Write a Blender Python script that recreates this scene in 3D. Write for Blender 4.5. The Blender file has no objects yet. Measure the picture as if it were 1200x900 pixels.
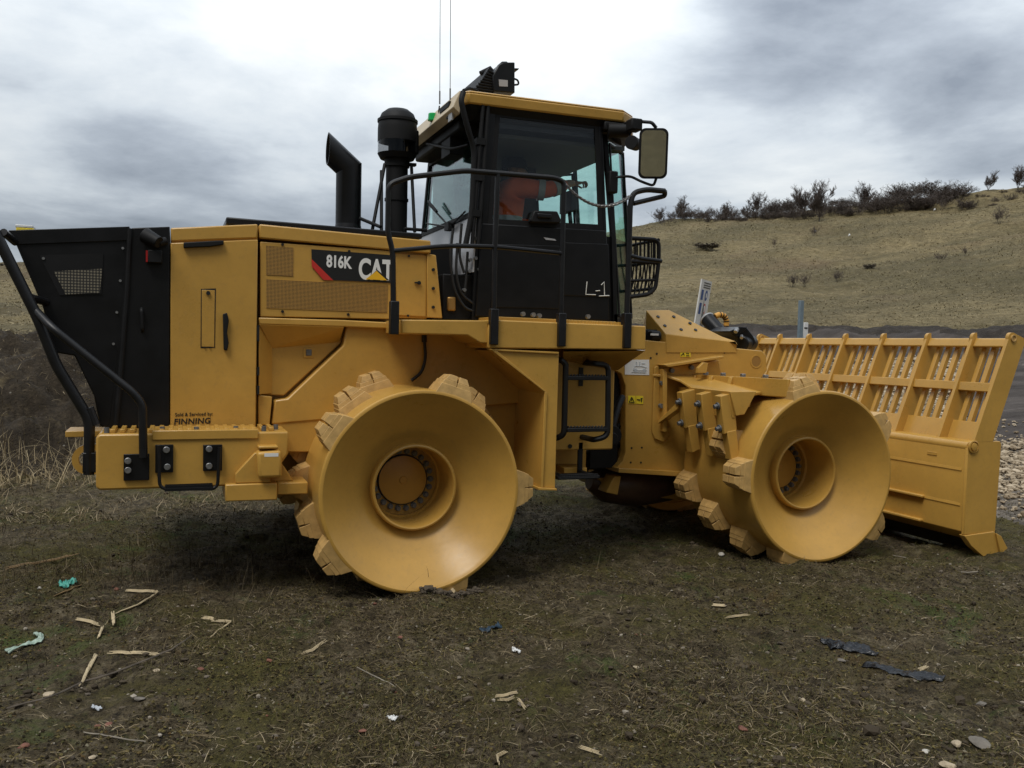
import bpy, math, random
import numpy as np
from mathutils import Vector, Matrix
R = math.radians
rnd = random.Random(7)
SC = bpy.context.scene
COL = SC.collection

# ------------------------------------------------------------------ camera
F_PX, YAW, PITCH, ROLL = 1052.19, 0.3587, 0.0440, 0.0217
CAM = Vector((-1.579, -7.5547, 1.7215))
FW = Vector((math.sin(YAW)*math.cos(PITCH), math.cos(YAW)*math.cos(PITCH), -math.sin(PITCH)))
_r0 = Vector((math.cos(YAW), -math.sin(YAW), 0)); _u0 = _r0.cross(FW)
RT = _r0*math.cos(ROLL) + _u0*math.sin(ROLL)
UP = -_r0*math.sin(ROLL) + _u0*math.cos(ROLL)
cd = bpy.data.cameras.new('camera'); cam = bpy.data.objects.new('camera', cd); COL.objects.link(cam)
M = Matrix((RT, UP, -FW)).transposed().to_4x4(); M.translation = CAM; cam.matrix_world = M
cd.sensor_fit = 'HORIZONTAL'; cd.sensor_width = 36; cd.lens = 36*F_PX/1200
cd.clip_start = 0.05; cd.clip_end = 3000
SC.camera = cam

def at(px, py, **k):
    """point of the photo (1200 px wide) on a real plane X=, Y= or Z="""
    d = FW + RT*((px-600)/F_PX) - UP*((py-450)/F_PX)
    (a, v), = k.items(); i = 'XYZ'.index(a)
    return CAM + d*((v-CAM[i])/d[i])
def xz(px, py, Y):
    p = at(px, py, Y=Y); return (p.x, p.z)
def poly(pts, Y): return [xz(x, y, Y) for x, y in pts]

# ------------------------------------------------------------------ mesh helpers
class MB:
    def __init__(s): s.v = []; s.f = []
    def add(s, vs, fs):
        n = len(s.v); s.v += [tuple(v) for v in vs]; s.f += [tuple(i+n for i in f) for f in fs]; return s
    def box(s, x0, x1, y0, y1, z0, z1):
        v = [(x, y, z) for z in (z0, z1) for y in (y0, y1) for x in (x0, x1)]
        return s.add(v, [(0,2,3,1),(4,5,7,6),(0,1,5,4),(2,6,7,3),(0,4,6,2),(1,3,7,5)])
    def hexa(s, b, t):
        v = list(b)+list(t); n = len(b)
        return s.add(v, [tuple(reversed(range(n))), tuple(range(n, 2*n))] + [(i, (i+1)%n, n+(i+1)%n, n+i) for i in range(n)])
    def prism(s, pts, y0, y1):
        a = sum(pts[i][0]*pts[(i+1)%len(pts)][1]-pts[(i+1)%len(pts)][0]*pts[i][1] for i in range(len(pts)))
        if a < 0: pts = list(reversed(pts))
        n = len(pts); v = [(x, y0, z) for x, z in pts]+[(x, y1, z) for x, z in pts]
        return s.add(v, [tuple(range(n)), tuple(reversed(range(n, 2*n)))]+[((i+1)%n, i, n+i, n+(i+1)%n) for i in range(n)])
    def plan(s, pts, z0, z1, top=None):
        top = top or pts
        a = sum(pts[i][0]*pts[(i+1)%len(pts)][1]-pts[(i+1)%len(pts)][0]*pts[i][1] for i in range(len(pts)))
        if a < 0: pts = list(reversed(pts)); top = list(reversed(top))
        return s.hexa([(x, y, z0) for x, y in pts], [(x, y, z1) for x, y in top])
    def cyl(s, a, b, r0, r1=None, n=20, caps=True):
        a, b = Vector(a), Vector(b); r1 = r0 if r1 is None else r1
        d = (b-a).normalized(); e = d.orthogonal().normalized(); g = d.cross(e)
        v = []
        for c, r in ((a, r0), (b, r1)):
            for i in range(n):
                t = 2*math.pi*i/n; v.append(c+e*(r*math.cos(t))+g*(r*math.sin(t)))
        f = [(i, (i+1)%n, n+(i+1)%n, n+i) for i in range(n)]
        if caps: f += [tuple(reversed(range(n))), tuple(range(n, 2*n))]
        return s.add(v, f)
    def tube(s, path, r, n=10, fil=0, caps=True):
        P = [Vector(p) for p in path]
        if fil: P = fillet(P, fil)
        rs = r if isinstance(r, (list, tuple)) else [r]*len(P)
        d0 = (P[1]-P[0]).normalized(); e = d0.orthogonal().normalized(); v = []; prev = d0
        for i, p in enumerate(P):
            if i == 0: d = d0
            elif i == len(P)-1: d = (P[i]-P[i-1]).normalized()
            else: d = ((P[i+1]-P[i]).normalized()+(P[i]-P[i-1]).normalized()).normalized()
            e = prev.rotation_difference(d) @ e; prev = d; g = d.cross(e)
            for k in range(n):
                t = 2*math.pi*k/n; v.append(p+e*(rs[i]*math.cos(t))+g*(rs[i]*math.sin(t)))
        f = [(i*n+k, i*n+(k+1)%n, (i+1)*n+(k+1)%n, (i+1)*n+k) for i in range(len(P)-1) for k in range(n)]
        if caps: f += [tuple(reversed(range(n))), tuple(range((len(P)-1)*n, len(P)*n))]
        return s.add(v, f)
    def lathe(s, prof, n=96, c=(0,0,0), axis='Y'):
        v = []; m = len(prof)
        for i in range(n):
            t = 2*math.pi*i/n; ct, st = math.cos(t), math.sin(t)
            for r, h in prof:
                v.append((c[0]+r*ct, c[1]+h, c[2]+r*st) if axis == 'Y' else (c[0]+r*ct, c[1]+r*st, c[2]+h))
        f = []
        for i in range(n):
            j = (i+1) % n
            for k in range(m-1):
                q = (i*m+k, i*m+k+1, j*m+k+1, j*m+k)
                f.append(q if axis == 'Y' else tuple(reversed(q)))
        return s.add(v, f)
    def build(s, name, mat, parent=None, bevel=0, sharp=35, seg=2, loc=None):
        me = bpy.data.meshes.new(name); me.from_pydata(s.v, [], s.f); me.update()
        me.materials.append(mat)
        me.polygons.foreach_set('use_smooth', [True]*len(me.polygons)); me.set_sharp_from_angle(angle=R(sharp))
        o = bpy.data.objects.new(name, me); COL.objects.link(o)
        if parent: o.parent = parent
        if loc: o.location = loc
        if bevel:
            b = o.modifiers.new('bevel', 'BEVEL'); b.width = bevel; b.segments = seg; b.limit_method = 'ANGLE'; b.angle_limit = R(35); b.harden_normals = False
        return o
def fillet(P, rad, k=5):
    out = [P[0]]
    for i in range(1, len(P)-1):
        a, b, c = P[i-1], P[i], P[i+1]; u = (a-b); w = (c-b)
        t = min(rad, u.length*.45, w.length*.45); p, q = b+u.normalized()*t, b+w.normalized()*t
        for j in range(k+1):
            s = j/k; out.append(p*(1-s)**2+b*(2*s*(1-s))+q*s*s)
    out.append(P[-1]); return out
def raw(name, V, Fc, mat, parent=None, smooth=False, kind=None):
    me = bpy.data.meshes.new(name)
    V = np.asarray(V, np.float32); Fc = np.asarray(Fc, np.int32); k = Fc.shape[1]
    me.vertices.add(len(V)); me.vertices.foreach_set('co', V.ravel())
    me.loops.add(Fc.size); me.loops.foreach_set('vertex_index', Fc.ravel())
    me.polygons.add(len(Fc)); me.polygons.foreach_set('loop_start', np.arange(0, Fc.size, k, dtype=np.int32))
    me.polygons.foreach_set('use_smooth', np.full(len(Fc), smooth)); me.update(calc_edges=True)
    me.materials.append(mat)
    o = bpy.data.objects.new(name, me); COL.objects.link(o)
    if parent: o.parent = parent
    if kind: o['kind'] = kind
    return o
def empty(name, loc=(0,0,0), parent=None):
    o = bpy.data.objects.new(name, None); COL.objects.link(o); o.location = loc; o.empty_display_size = .2
    if parent: o.parent = parent
    return o
def tag(o, label, cat, group=None):
    o['label'] = label; o['category'] = cat
    if group: o['group'] = group
    return o
def copy_tree(o, parent=None):
    c = o.copy(); COL.objects.link(c)
    if parent: c.parent = parent
    for ch in list(o.children): copy_tree(ch, c)
    return c
def text(name, s, size, mat, parent, org, sx=1.0, bold=0.0, shear=0.0, xd=(1,0,0), zd=(0,0,1), ext=.0012, gap=1.0):
    cu = bpy.data.curves.new('t', 'FONT'); cu.body = s; cu.size = size; cu.offset = bold*size; cu.extrude = ext; cu.shear = shear; cu.resolution_u = 6; cu.space_character = gap
    t = bpy.data.objects.new('t', cu); COL.objects.link(t)
    me = bpy.data.meshes.new_from_object(t.evaluated_get(bpy.context.evaluated_depsgraph_get()))
    bpy.data.objects.remove(t); bpy.data.curves.remove(cu)
    xd, zd, org = Vector(xd), Vector(zd), Vector(org); nd = xd.cross(zd)
    for v in me.vertices: x, y, z = v.co; v.co = org+xd*(x*sx)+zd*y+nd*z
    me.name = name; me.materials.clear(); me.materials.append(mat)
    o = bpy.data.objects.new(name, me); COL.objects.link(o); o.parent = parent; return o

# ------------------------------------------------------------------ materials
def mat(name):
    m = bpy.data.materials.new(name); m.use_nodes = True
    return m, m.node_tree.nodes, m.node_tree.links, m.node_tree.nodes['Principled BSDF']
def simple(name, col, rough=.5, metal=0, spec=.5, var=0, scale=6, bump=0, bscale=60, coat=0):
    m, N, L, b = mat(name)
    b.inputs['Base Color'].default_value = (*col, 1); b.inputs['Roughness'].default_value = rough; b.inputs['Metallic'].default_value = metal
    b.inputs['Specular IOR Level'].default_value = spec; b.inputs['Coat Weight'].default_value = coat
    if var or bump: tc = N.new('ShaderNodeTexCoord')
    if var:
        n = N.new('ShaderNodeTexNoise'); n.inputs['Scale'].default_value = scale; n.inputs['Detail'].default_value = 6; n.inputs['Roughness'].default_value = .62
        L.new(tc.outputs['Object'], n.inputs['Vector'])
        r = N.new('ShaderNodeValToRGB'); r.color_ramp.elements[0].position = .3; r.color_ramp.elements[1].position = .7
        r.color_ramp.elements[0].color = (*[c*(1-var) for c in col], 1); r.color_ramp.elements[1].color = (*[min(1, c*(1+var*.7)) for c in col], 1)
        L.new(n.outputs['Fac'], r.inputs['Fac']); L.new(r.outputs['Color'], b.inputs['Base Color'])
        mr = N.new('ShaderNodeMapRange'); mr.inputs['To Min'].default_value = max(0, rough-.1); mr.inputs['To Max'].default_value = rough+.14
        L.new(n.outputs['Fac'], mr.inputs['Value']); L.new(mr.outputs['Result'], b.inputs['Roughness'])
    if bump:
        n2 = N.new('ShaderNodeTexNoise'); n2.inputs['Scale'].default_value = bscale; n2.inputs['Detail'].default_value = 4
        L.new(tc.outputs['Object'], n2.inputs['Vector'])
        bp = N.new('ShaderNodeBump'); bp.inputs['Strength'].default_value = bump; bp.inputs['Distance'].default_value = .01
        L.new(n2.outputs['Fac'], bp.inputs['Height']); L.new(bp.outputs['Normal'], b.inputs['Normal'])
    return m
def yellow(name, col, dirt=.35):
    """machine paint: faint mottling plus thin splashed dust with its own shape"""
    m, N, L, b = mat(name); tc = N.new('ShaderNodeTexCoord')
    n = N.new('ShaderNodeTexNoise'); n.inputs['Scale'].default_value = 2.2; n.inputs['Detail'].default_value = 8; n.inputs['Roughness'].default_value = .68
    L.new(tc.outputs['Object'], n.inputs['Vector'])
    r = N.new('ShaderNodeValToRGB'); e = r.color_ramp.elements
    e[0].position = .32; e[1].position = .72
    e[0].color = (*[c*.86 for c in col], 1); e[1].color = (*[c*1.08 for c in col], 1)
    L.new(n.outputs['Fac'], r.inputs['Fac'])
    n3 = N.new('ShaderNodeTexNoise'); n3.inputs['Scale'].default_value = 26; n3.inputs['Detail'].default_value = 10; n3.inputs['Roughness'].default_value = .75
    L.new(tc.outputs['Object'], n3.inputs['Vector'])
    r3 = N.new('ShaderNodeValToRGB'); r3.color_ramp.elements[0].position = .52; r3.color_ramp.elements[1].position = .8
    r3.color_ramp.elements[1].color = (dirt, dirt, dirt, 1)
    L.new(n3.outputs['Fac'], r3.inputs['Fac'])
    mx = N.new('ShaderNodeMixRGB'); mx.inputs['Color2'].default_value = (.26, .17, .075, 1)
    L.new(r3.outputs['Color'], mx.inputs['Fac']); L.new(r.outputs['Color'], mx.inputs['Color1']); L.new(mx.outputs['Color'], b.inputs['Base Color'])
    mr = N.new('ShaderNodeMapRange'); mr.inputs['To Min'].default_value = .20; mr.inputs['To Max'].default_value = .40
    L.new(n.outputs['Fac'], mr.inputs['Value']); L.new(mr.outputs['Result'], b.inputs['Roughness'])
    n2 = N.new('ShaderNodeTexNoise'); n2.inputs['Scale'].default_value = 5; n2.inputs['Detail'].default_value = 3
    L.new(tc.outputs['Object'], n2.inputs['Vector'])
    bp = N.new('ShaderNodeBump'); bp.inputs['Strength'].default_value = .12; bp.inputs['Distance'].default_value = .02
    L.new(n2.outputs['Fac'], bp.inputs['Height']); L.new(bp.outputs['Normal'], b.inputs['Normal'])
    return m
YEL = yellow('yellow_paint', (.55, .312, .064))
LUG = simple('cast_lug_paint', (.54, .335, .115), .5, var=.25, scale=14, bump=.12, bscale=40)
BLK = simple('black_paint', (.0065, .0065, .0072), .36, spec=.32, var=.35, scale=5)
BLKM = simple('black_matt', (.006, .006, .0065), .6, spec=.3, var=.3, scale=8)
TUBE = simple('black_tube_paint', (.008, .008, .009), .38, spec=.4, var=.3, scale=9)
RUB = simple('black_rubber', (.011, .011, .011), .55)
STEEL = simple('bolt_steel', (.33, .33, .33), .42, metal=.85, var=.3, scale=30)
DSTEEL = simple('dark_bolt_steel', (.17, .175, .18), .5, metal=.5, var=.3, scale=30)
GREY = simple('plain_and_sheen_grey', (.42, .425, .44), .3, var=.15, scale=4)  # carries reflected sky on the cab rear panel; plain grey on labels and caps
WHITE = simple('white_plastic', (.74, .74, .72), .5, var=.08, scale=12)
SIGNW = simple('sign_white', (.75, .75, .73), .45, var=.1, scale=8)
DBLUE = simple('sign_blue', (.03, .09, .28), .45)
DRED = simple('red_paint', (.55, .03, .02), .45)
ORHOSE = simple('orange_hose_wrap', (.72, .36, .06), .5, var=.2, scale=30)
GREEN = simple('green_lens', (.01, .42, .10), .2)
REDL = simple('red_lens', (.35, .012, .012), .25)
DECY = simple('decal_yellow', (.80, .62, .03), .4)
DECK = simple('decal_black', (.012, .012, .012), .4)
DECW = simple('decal_white', (.82, .82, .80), .4)
DECS = simple('decal_silver', (.52, .55, .58), .4)
CHALK = simple('chalk', (.70, .70, .66), .9)
CHAIN = simple('chain_steel', (.22, .21, .20), .4, metal=.8)
INT = simple('interior_dark', (.05, .05, .052), .7); LINER = simple('headliner_grey', (.10, .115, .12), .8)
SKIN = simple('skin', (.50, .28, .19), .5)
HIVIS = simple('hi_vis_orange', (1.0, .17, .05), .7, var=.12, scale=9, bump=.5, bscale=14)
BAND = simple('reflective_band', (.42, .44, .43), .4)
TROUS = simple('dark_trousers', (.02, .022, .03), .8)
HAIR = simple('dark_hair', (.012, .01, .009), .6)
def perforated(name, base, hole, k, thr):
    m, N, L, b = mat(name); tc = N.new('ShaderNodeTexCoord'); sp = N.new('ShaderNodeSeparateXYZ'); L.new(tc.outputs['Object'], sp.inputs[0])
    def sn(o, kk):
        a = N.new('ShaderNodeMath'); a.operation = 'MULTIPLY'; a.inputs[1].default_value = kk; L.new(o, a.inputs[0])
        c = N.new('ShaderNodeMath'); c.operation = 'SINE'; L.new(a.outputs[0], c.inputs[0]); return c.outputs[0]
    mu = N.new('ShaderNodeMath'); mu.operation = 'MULTIPLY'; L.new(sn(sp.outputs['X'], k), mu.inputs[0]); L.new(sn(sp.outputs['Z'], k), mu.inputs[1])
    ab = N.new('ShaderNodeMath'); ab.operation = 'ABSOLUTE'; L.new(mu.outputs[0], ab.inputs[0])
    gt = N.new('ShaderNodeMath'); gt.operation = 'GREATER_THAN'; gt.inputs[1].default_value = thr; L.new(ab.outputs[0], gt.inputs[0])
    mx = N.new('ShaderNodeMixRGB'); mx.inputs['Color1'].default_value = (*base, 1); mx.inputs['Color2'].default_value = (*hole, 1)
    L.new(gt.outputs[0], mx.inputs['Fac']); L.new(mx.outputs['Color'], b.inputs['Base Color']); b.inputs['Roughness'].default_value = .55
    return m
PERF = perforated('perforated_yellow', (.50, .27, .055), (.03, .02, .01), 330, .38)
PERFB = perforated('perforated_black', (.02, .019, .016), (.20, .175, .125), 165, .5)
def glass(name, tint, refl=1.0):
    m, N, L, b = mat(name); N.remove(b); out = N['Material Output']
    t = N.new('ShaderNodeBsdfTransparent'); t.inputs[0].default_value = (*tint, 1)
    g = N.new('ShaderNodeBsdfGlossy'); g.inputs['Roughness'].default_value = .02; g.inputs['Color'].default_value = (refl, refl, refl, 1)
    lw = N.new('ShaderNodeLayerWeight'); pw = N.new('ShaderNodeMath'); pw.operation = 'POWER'; pw.inputs[1].default_value = 4.5; L.new(lw.outputs['Facing'], pw.inputs[0])
    fr = N.new('ShaderNodeMath'); fr.operation = 'MULTIPLY_ADD'; fr.inputs[1].default_value = .8; fr.inputs[2].default_value = .035; L.new(pw.outputs[0], fr.inputs[0])
    mx = N.new('ShaderNodeMixShader'); L.new(fr.outputs[0], mx.inputs[0]); L.new(t.outputs[0], mx.inputs[1]); L.new(g.outputs[0], mx.inputs[2])
    L.new(mx.outputs[0], out.inputs['Surface']); return m
GLASS = glass('tinted_glass', (.74, .92, .88)); DGLASS = glass('door_glass', (.97, .99, .985)); MIRROR = simple('mirror_glass', (.75, .76, .75), .03, metal=1)
CLEAR = glass('clear_bowl', (.55, .55, .55))
# ------------------------------------------------------------------ terrain
def _h(ix, iy, seed):
    n = (ix.astype(np.int64)*374761393+iy.astype(np.int64)*668265263+seed*144665) & 0x7fffffff
    n = ((n ^ (n >> 13))*1274126177) & 0x7fffffff
    return ((n ^ (n >> 16)) & 0xffff)/65535.0
def vnoise(x, y, seed=0):
    ix, iy = np.floor(x), np.floor(y); fx, fy = x-ix, y-iy
    fx = fx*fx*(3-2*fx); fy = fy*fy*(3-2*fy)
    a, b, c, d = _h(ix, iy, seed), _h(ix+1, iy, seed), _h(ix, iy+1, seed), _h(ix+1, iy+1, seed)
    return (a*(1-fx)+b*fx)*(1-fy)+(c*(1-fx)+d*fx)*fy-.5
def fbm(x, y, o=4, seed=0):
    s = 0; a = 1.
    for k in range(o): s = s+a*vnoise(x*2**k+k*17.3, y*2**k-k*9.1, seed+k); a *= .5
    return s
def sm(x, a, b): t = np.clip((x-a)/(b-a), 0, 1); return t*t*(3-2*t)
SY, CY = math.sin(YAW), math.cos(YAW)
RU = np.array([-3000, -1500, -400, 0, 300, 600, 770, 900, 1060, 1200, 1700, 3000.])
RE = np.array([.03, .045, .05, .0665, .083, .105, .1375, .148, .1545, .164, .20, .20])
def polar(x, y):
    dx, dy = x-CAM.x, y-CAM.y; fw = dx*SY+dy*CY; rt = dx*CY-dy*SY
    r = np.hypot(dx, dy); az = np.arctan2(rt, fw); return r, az, 600+F_PX*np.tan(np.clip(az, -1.25, 1.25))
def height(x, y, fine=True):
    x = np.asarray(x, float); y = np.asarray(y, float)
    r, az, u = polar(x, y); front = 1-sm(np.abs(az), 1.1, 1.6)
    er = np.interp(u, RU, RE); wl = 1-sm(u, 130, 420)
    lo = .18*sm(r, 9.5, 15)+.1*sm(r, 15, 20)
    t = np.clip((r-18)/37, 0, 1); lo = lo+2.62*t**1.15
    th = np.clip((r-55)/90, 0, 1); e = .0225+(er-.0225)*th**.82
    zr = np.where(r > 55, CAM.z+np.minimum(r, 145)*e-.02*np.maximum(r-145, 0), lo)
    bn = fbm(x*.45, y*.45, 3, 5)
    zb = 1.66*sm(r+bn*1.2, 12.4, 16.3)
    tl = np.clip((r-24)/90, 0, 1); el = -.0025+(er+.0025)*tl**.9
    zl = np.where(r > 24, CAM.z+np.minimum(r, 114)*el-.02*np.maximum(r-114, 0), zb)
    z = (zr*(1-wl)+zl*wl)*front+(1-front)*sm(r, 24, 46)*7.5
    near = 1-sm(r, 12, 24)
    z = z+near*(fbm(x*.9, y*.9, 2, 1)*.075+.006)+sm(r, 52, 110)*front*fbm(x*.06, y*.06, 3, 11)*1.5+sm(r, 50, 75)*front*fbm(x*.45, y*.45, 3, 12)*.34
    z = z+wl*sm(r, 11.5, 13)*(1-sm(r, 17, 20))*fbm(x*2.3, y*2.3, 4, 21)*.34
    z = z+(1-wl)*front*sm(r, 44, 48)*(1-sm(r, 51, 56))*.45
    if fine: z = z+(1-sm(r, 14, 26))*(fbm(x*4.1, y*4.1, 3, 2)*.06+fbm(x*15, y*15, 4, 3)*.026)+sm(r, 9, 12)*(1-sm(r, 30, 50))*fbm(x*2, y*2, 3, 8)*.05+sm(r, 28, 38)*(1-sm(r, 54, 60))*front*fbm(x*.9, y*.9, 4, 9)*.32
    return z
def gz(x, y): return float(height(np.array([x]), np.array([y]))[0])
def on_ground(px, py, rmin=3., rmax=300.):
    d = (FW+RT*((px-600)/F_PX)-UP*((py-450)/F_PX)); d = d/math.hypot(d.x, d.y)
    r = np.geomspace(rmin, rmax, 6000); x = CAM.x+d.x*r; y = CAM.y+d.y*r; z = CAM.z+d.z*r
    k = np.nonzero(z < height(x, y))[0]
    k = k[0] if len(k) else len(r)-1
    return Vector((x[k], y[k], float(height(x[k:k+1], y[k:k+1])[0])))

def ramp(N, L, fac, stops):
    r = N.new('ShaderNodeValToRGB'); e = r.color_ramp.elements
    while len(e) < len(stops): e.new(.5)
    for el, (p, c) in zip(e, stops): el.position = p; el.color = (*c, 1)
    L.new(fac, r.inputs['Fac']); return r.outputs['Color']
def noise(N, L, vec, scale, detail=8, rough=.65, dist=0):
    n = N.new('ShaderNodeTexNoise'); n.inputs['Scale'].default_value = scale; n.inputs['Detail'].default_value = detail; n.inputs['Roughness'].default_value = rough; n.inputs['Distortion'].default_value = dist
    L.new(vec, n.inputs['Vector']); return n.outputs['Fac']
def mix(N, L, fac, a, b, mode='MIX'):
    m = N.new('ShaderNodeMixRGB'); m.blend_type = mode
    for s, v in ((m.inputs['Fac'], fac), (m.inputs['Color1'], a), (m.inputs['Color2'], b)):
        if isinstance(v, float): s.default_value = v
        elif isinstance(v, tuple): s.default_value = (*v, 1)
        else: L.new(v, s)
    return m.outputs['Color']
def land(name, f, bump=.6, bs=40, dist=.03, rough=.9):
    m, N, L, b = mat(name); tc = N.new('ShaderNodeTexCoord'); v = tc.outputs['Object']
    L.new(f(N, L, v), b.inputs['Base Color']); b.inputs['Roughness'].default_value = rough; b.inputs['Specular IOR Level'].default_value = .25
    bp = N.new('ShaderNodeBump'); bp.inputs['Strength'].default_value = bump; bp.inputs['Distance'].default_value = dist
    L.new(noise(N, L, v, bs, 6, .7), bp.inputs['Height']); L.new(bp.outputs['Normal'], b.inputs['Normal']); return m
BW = [(0, (0,0,0)), (1, (1,1,1))]
def soil_col(N, L, v):
    base = ramp(N, L, noise(N, L, v, 9, 12, .78), [(.35, (.012,.008,.004)), (.46, (.086,.064,.032)), (.57, (.19,.148,.085)), (.70, (.38,.32,.21))])
    moss = ramp(N, L, noise(N, L, v, 14, 6, .7), [(.3, (.048,.041,.009)), (.7, (.175,.15,.037))])
    mm = ramp(N, L, noise(N, L, v, .95, 7, .72, .4), [(.46, (0,0,0)), (.60, (.9,.9,.9))])
    c = mix(N, L, mm, base, moss)
    rust = ramp(N, L, noise(N, L, v, 1.7, 6, .7, .8), [(.6, (0,0,0)), (.7, (.6,.6,.6))])
    c = mix(N, L, rust, c, (.12,.068,.020))
    grn = ramp(N, L, noise(N, L, v, 1.25, 5, .75, .9), [(.57, (0,0,0)), (.68, (.7,.7,.7))])
    c = mix(N, L, grn, c, (.09,.135,.026))
    vo = N.new('ShaderNodeTexVoronoi'); vo.inputs['Scale'].default_value = 34; L.new(v, vo.inputs['Vector'])
    sp = ramp(N, L, vo.outputs['Distance'], [(.05, (1,1,1)), (.12, (0,0,0))])
    pk = ramp(N, L, noise(N, L, v, 17, 2), [(.6, (0,0,0)), (.66, (1,1,1))])
    c = mix(N, L, ramp(N, L, noise(N, L, v, 55, 5, .8), [(.36, (.9,.9,.9)), (.5, (0,0,0))]), c, (.012,.009,.006))
    return mix(N, L, mix(N, L, 1., sp, pk, 'MULTIPLY'), c, (.27,.235,.185))
def bank_col(N, L, v):
    c = ramp(N, L, noise(N, L, v, 6, 12, .8), [(.3, (.010,.007,.004)), (.52, (.042,.031,.019)), (.72, (.105,.08,.05))])
    vo = N.new('ShaderNodeTexVoronoi'); vo.inputs['Scale'].default_value = 9; L.new(v, vo.inputs['Vector'])
    sp = ramp(N, L, vo.outputs['Distance'], [(.08, (1,1,1)), (.16, (0,0,0))])
    pk = ramp(N, L, noise(N, L, v, 5, 2), [(.56, (0,0,0)), (.62, (1,1,1))])
    c = mix(N, L, mix(N, L, 1., sp, pk, 'MULTIPLY'), c, (.22,.20,.17))
    g = ramp(N, L, noise(N, L, v, 1.1, 6, .7), [(.55, (0,0,0)), (.7, (.8,.8,.8))])
    return mix(N, L, g, c, (.17,.13,.068))
def hill_col(N, L, v):
    a = ramp(N, L, noise(N, L, v, 1.6, 10, .75), [(.28, (.10,.08,.04)), (.5, (.21,.17,.09)), (.72, (.36,.295,.17))])
    big = ramp(N, L, noise(N, L, v, .045, 6, .6), [(.4, (.62,.62,.55)), (.6, (1.12,1.08,1.0))])
    c = mix(N, L, 1., a, big, 'MULTIPLY')
    mp = N.new('ShaderNodeMapping'); mp.inputs['Scale'].default_value = (.02, .11, .11); mp.inputs['Rotation'].default_value = (0,0,-.35); L.new(v, mp.inputs['Vector'])
    st = ramp(N, L, noise(N, L, mp.outputs[0], 2.2, 6, .65), [(.5, (0,0,0)), (.68, (.55,.55,.55))])
    c = mix(N, L, st, c, (.085,.075,.035))
    c = mix(N, L, ramp(N, L, noise(N, L, v, .16, 7, .7, .6), [(.48, (0,0,0)), (.64, (.5,.5,.5))]), c, (.105,.083,.042))
    rd = ramp(N, L, noise(N, L, v, .07, 5, .6), [(.54, (0,0,0)), (.68, (.4,.4,.4))])
    return mix(N, L, rd, c, (.14,.085,.05))
def track_col(N, L, v):
    mp = N.new('ShaderNodeMapping'); mp.inputs['Scale'].default_value = (.22, 1.3, 1); mp.inputs['Rotation'].default_value = (0,0,.35); L.new(v, mp.inputs['Vector'])
    c = ramp(N, L, noise(N, L, mp.outputs[0], 1.0, 10, .7), [(.3, (.026,.021,.018)), (.5, (.06,.049,.042)), (.66, (.10,.084,.074)), (.77, (.22,.195,.175))])
    return mix(N, L, ramp(N, L, noise(N, L, v, 5, 8, .75), [(.45, (0,0,0)), (.75, (.6,.6,.6))]), c, (.055,.048,.044))
def gbed_col(N, L, v):
    vo = N.new('ShaderNodeTexVoronoi'); vo.inputs['Scale'].default_value = 16; L.new(v, vo.inputs['Vector'])
    return mix(N, L, ramp(N, L, vo.outputs['Distance'], [(.3, (0,0,0)), (.8, (.8,.8,.8))]), (.21,.18,.145), (.05,.042,.034))
SOIL = land('soil', soil_col, 1., 75, .045); BANK = land('bank_soil', bank_col, .9, 25, .06); HILL = land('hill_grass', hill_col, 1., 5, .25)
TRACK = land('track_mud', track_col, .7, 12, .04, .95); VERGE = land('dark_verge', lambda N, L, v: ramp(N, L, noise(N, L, v, 2.5, 10, .75), [(.3, (.016,.012,.009)), (.55, (.045,.035,.026)), (.75, (.10,.08,.055))]), .9, 8, .15); GBED = land('gravel_bed', gbed_col, .9, 22, .04)

ang = np.concatenate([np.linspace(-math.pi, -.70, 70, endpoint=False), np.linspace(-.70, .70, 800, endpoint=False), np.linspace(.70, math.pi, 70, endpoint=False)])
rad = np.concatenate([np.geomspace(1.0, 30, 470, endpoint=False), np.geomspace(30, 200, 190, endpoint=False), np.geomspace(200, 2200, 24)])
A, RR = np.meshgrid(ang, rad, indexing='ij'); na, nr = A.shape
GX = CAM.x+RR*(np.sin(A)*CY+np.cos(A)*SY); GY = CAM.y+RR*(-np.sin(A)*SY+np.cos(A)*CY)
GZ = height(GX, GY)
V = np.stack([GX, GY, GZ], -1).reshape(-1, 3)
I, J = np.meshgrid(np.arange(na), np.arange(nr-1), indexing='ij'); I2 = (I+1) % na
Q = np.stack([I*nr+J, I*nr+J+1, I2*nr+J+1, I2*nr+J], -1).reshape(-1, 4)[:, ::-1]
cx, cy = V[Q[:, 0], 0], V[Q[:, 0], 1]; cr, caz, cu = polar(cx, cy); jit = fbm(cx*.35, cy*.35, 4, 31)
left = cu < 330+120*jit
reg = np.zeros(len(Q), int)
reg[(cu > 860+160*jit) & (cr > 9.6+2.6*jit) & (np.abs(caz) < .9)] = 1
reg[(~left) & (cr > np.where(cu < 1135, 36, 17.5)+4*jit) & (np.abs(caz) < 1.3)] = 2
reg[(~left) & (cr > 46+4*jit)] = 5
reg[(~left) & (cr > 53+2.5*jit)] = 3
reg[left & (cr > 12.5+1.5*jit)] = 4
reg[left & (cr > 17+4*jit)] = 3
reg[(np.abs(caz) > 1.3) & (reg != 3)] = 0; reg[(np.abs(caz) > 1.3) & (cr > 23)] = 3
for k, (nm, mt) in enumerate((('ground', SOIL), ('gravel_bed', GBED), ('dirt_track', TRACK), ('hill', HILL), ('soil_bank', BANK), ('soil_verge', VERGE))):
    q = Q[reg == k]; us, inv = np.unique(q, return_inverse=True)
    raw(nm, V[us], inv.reshape(-1, 4), mt, smooth=True, kind='structure')
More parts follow.
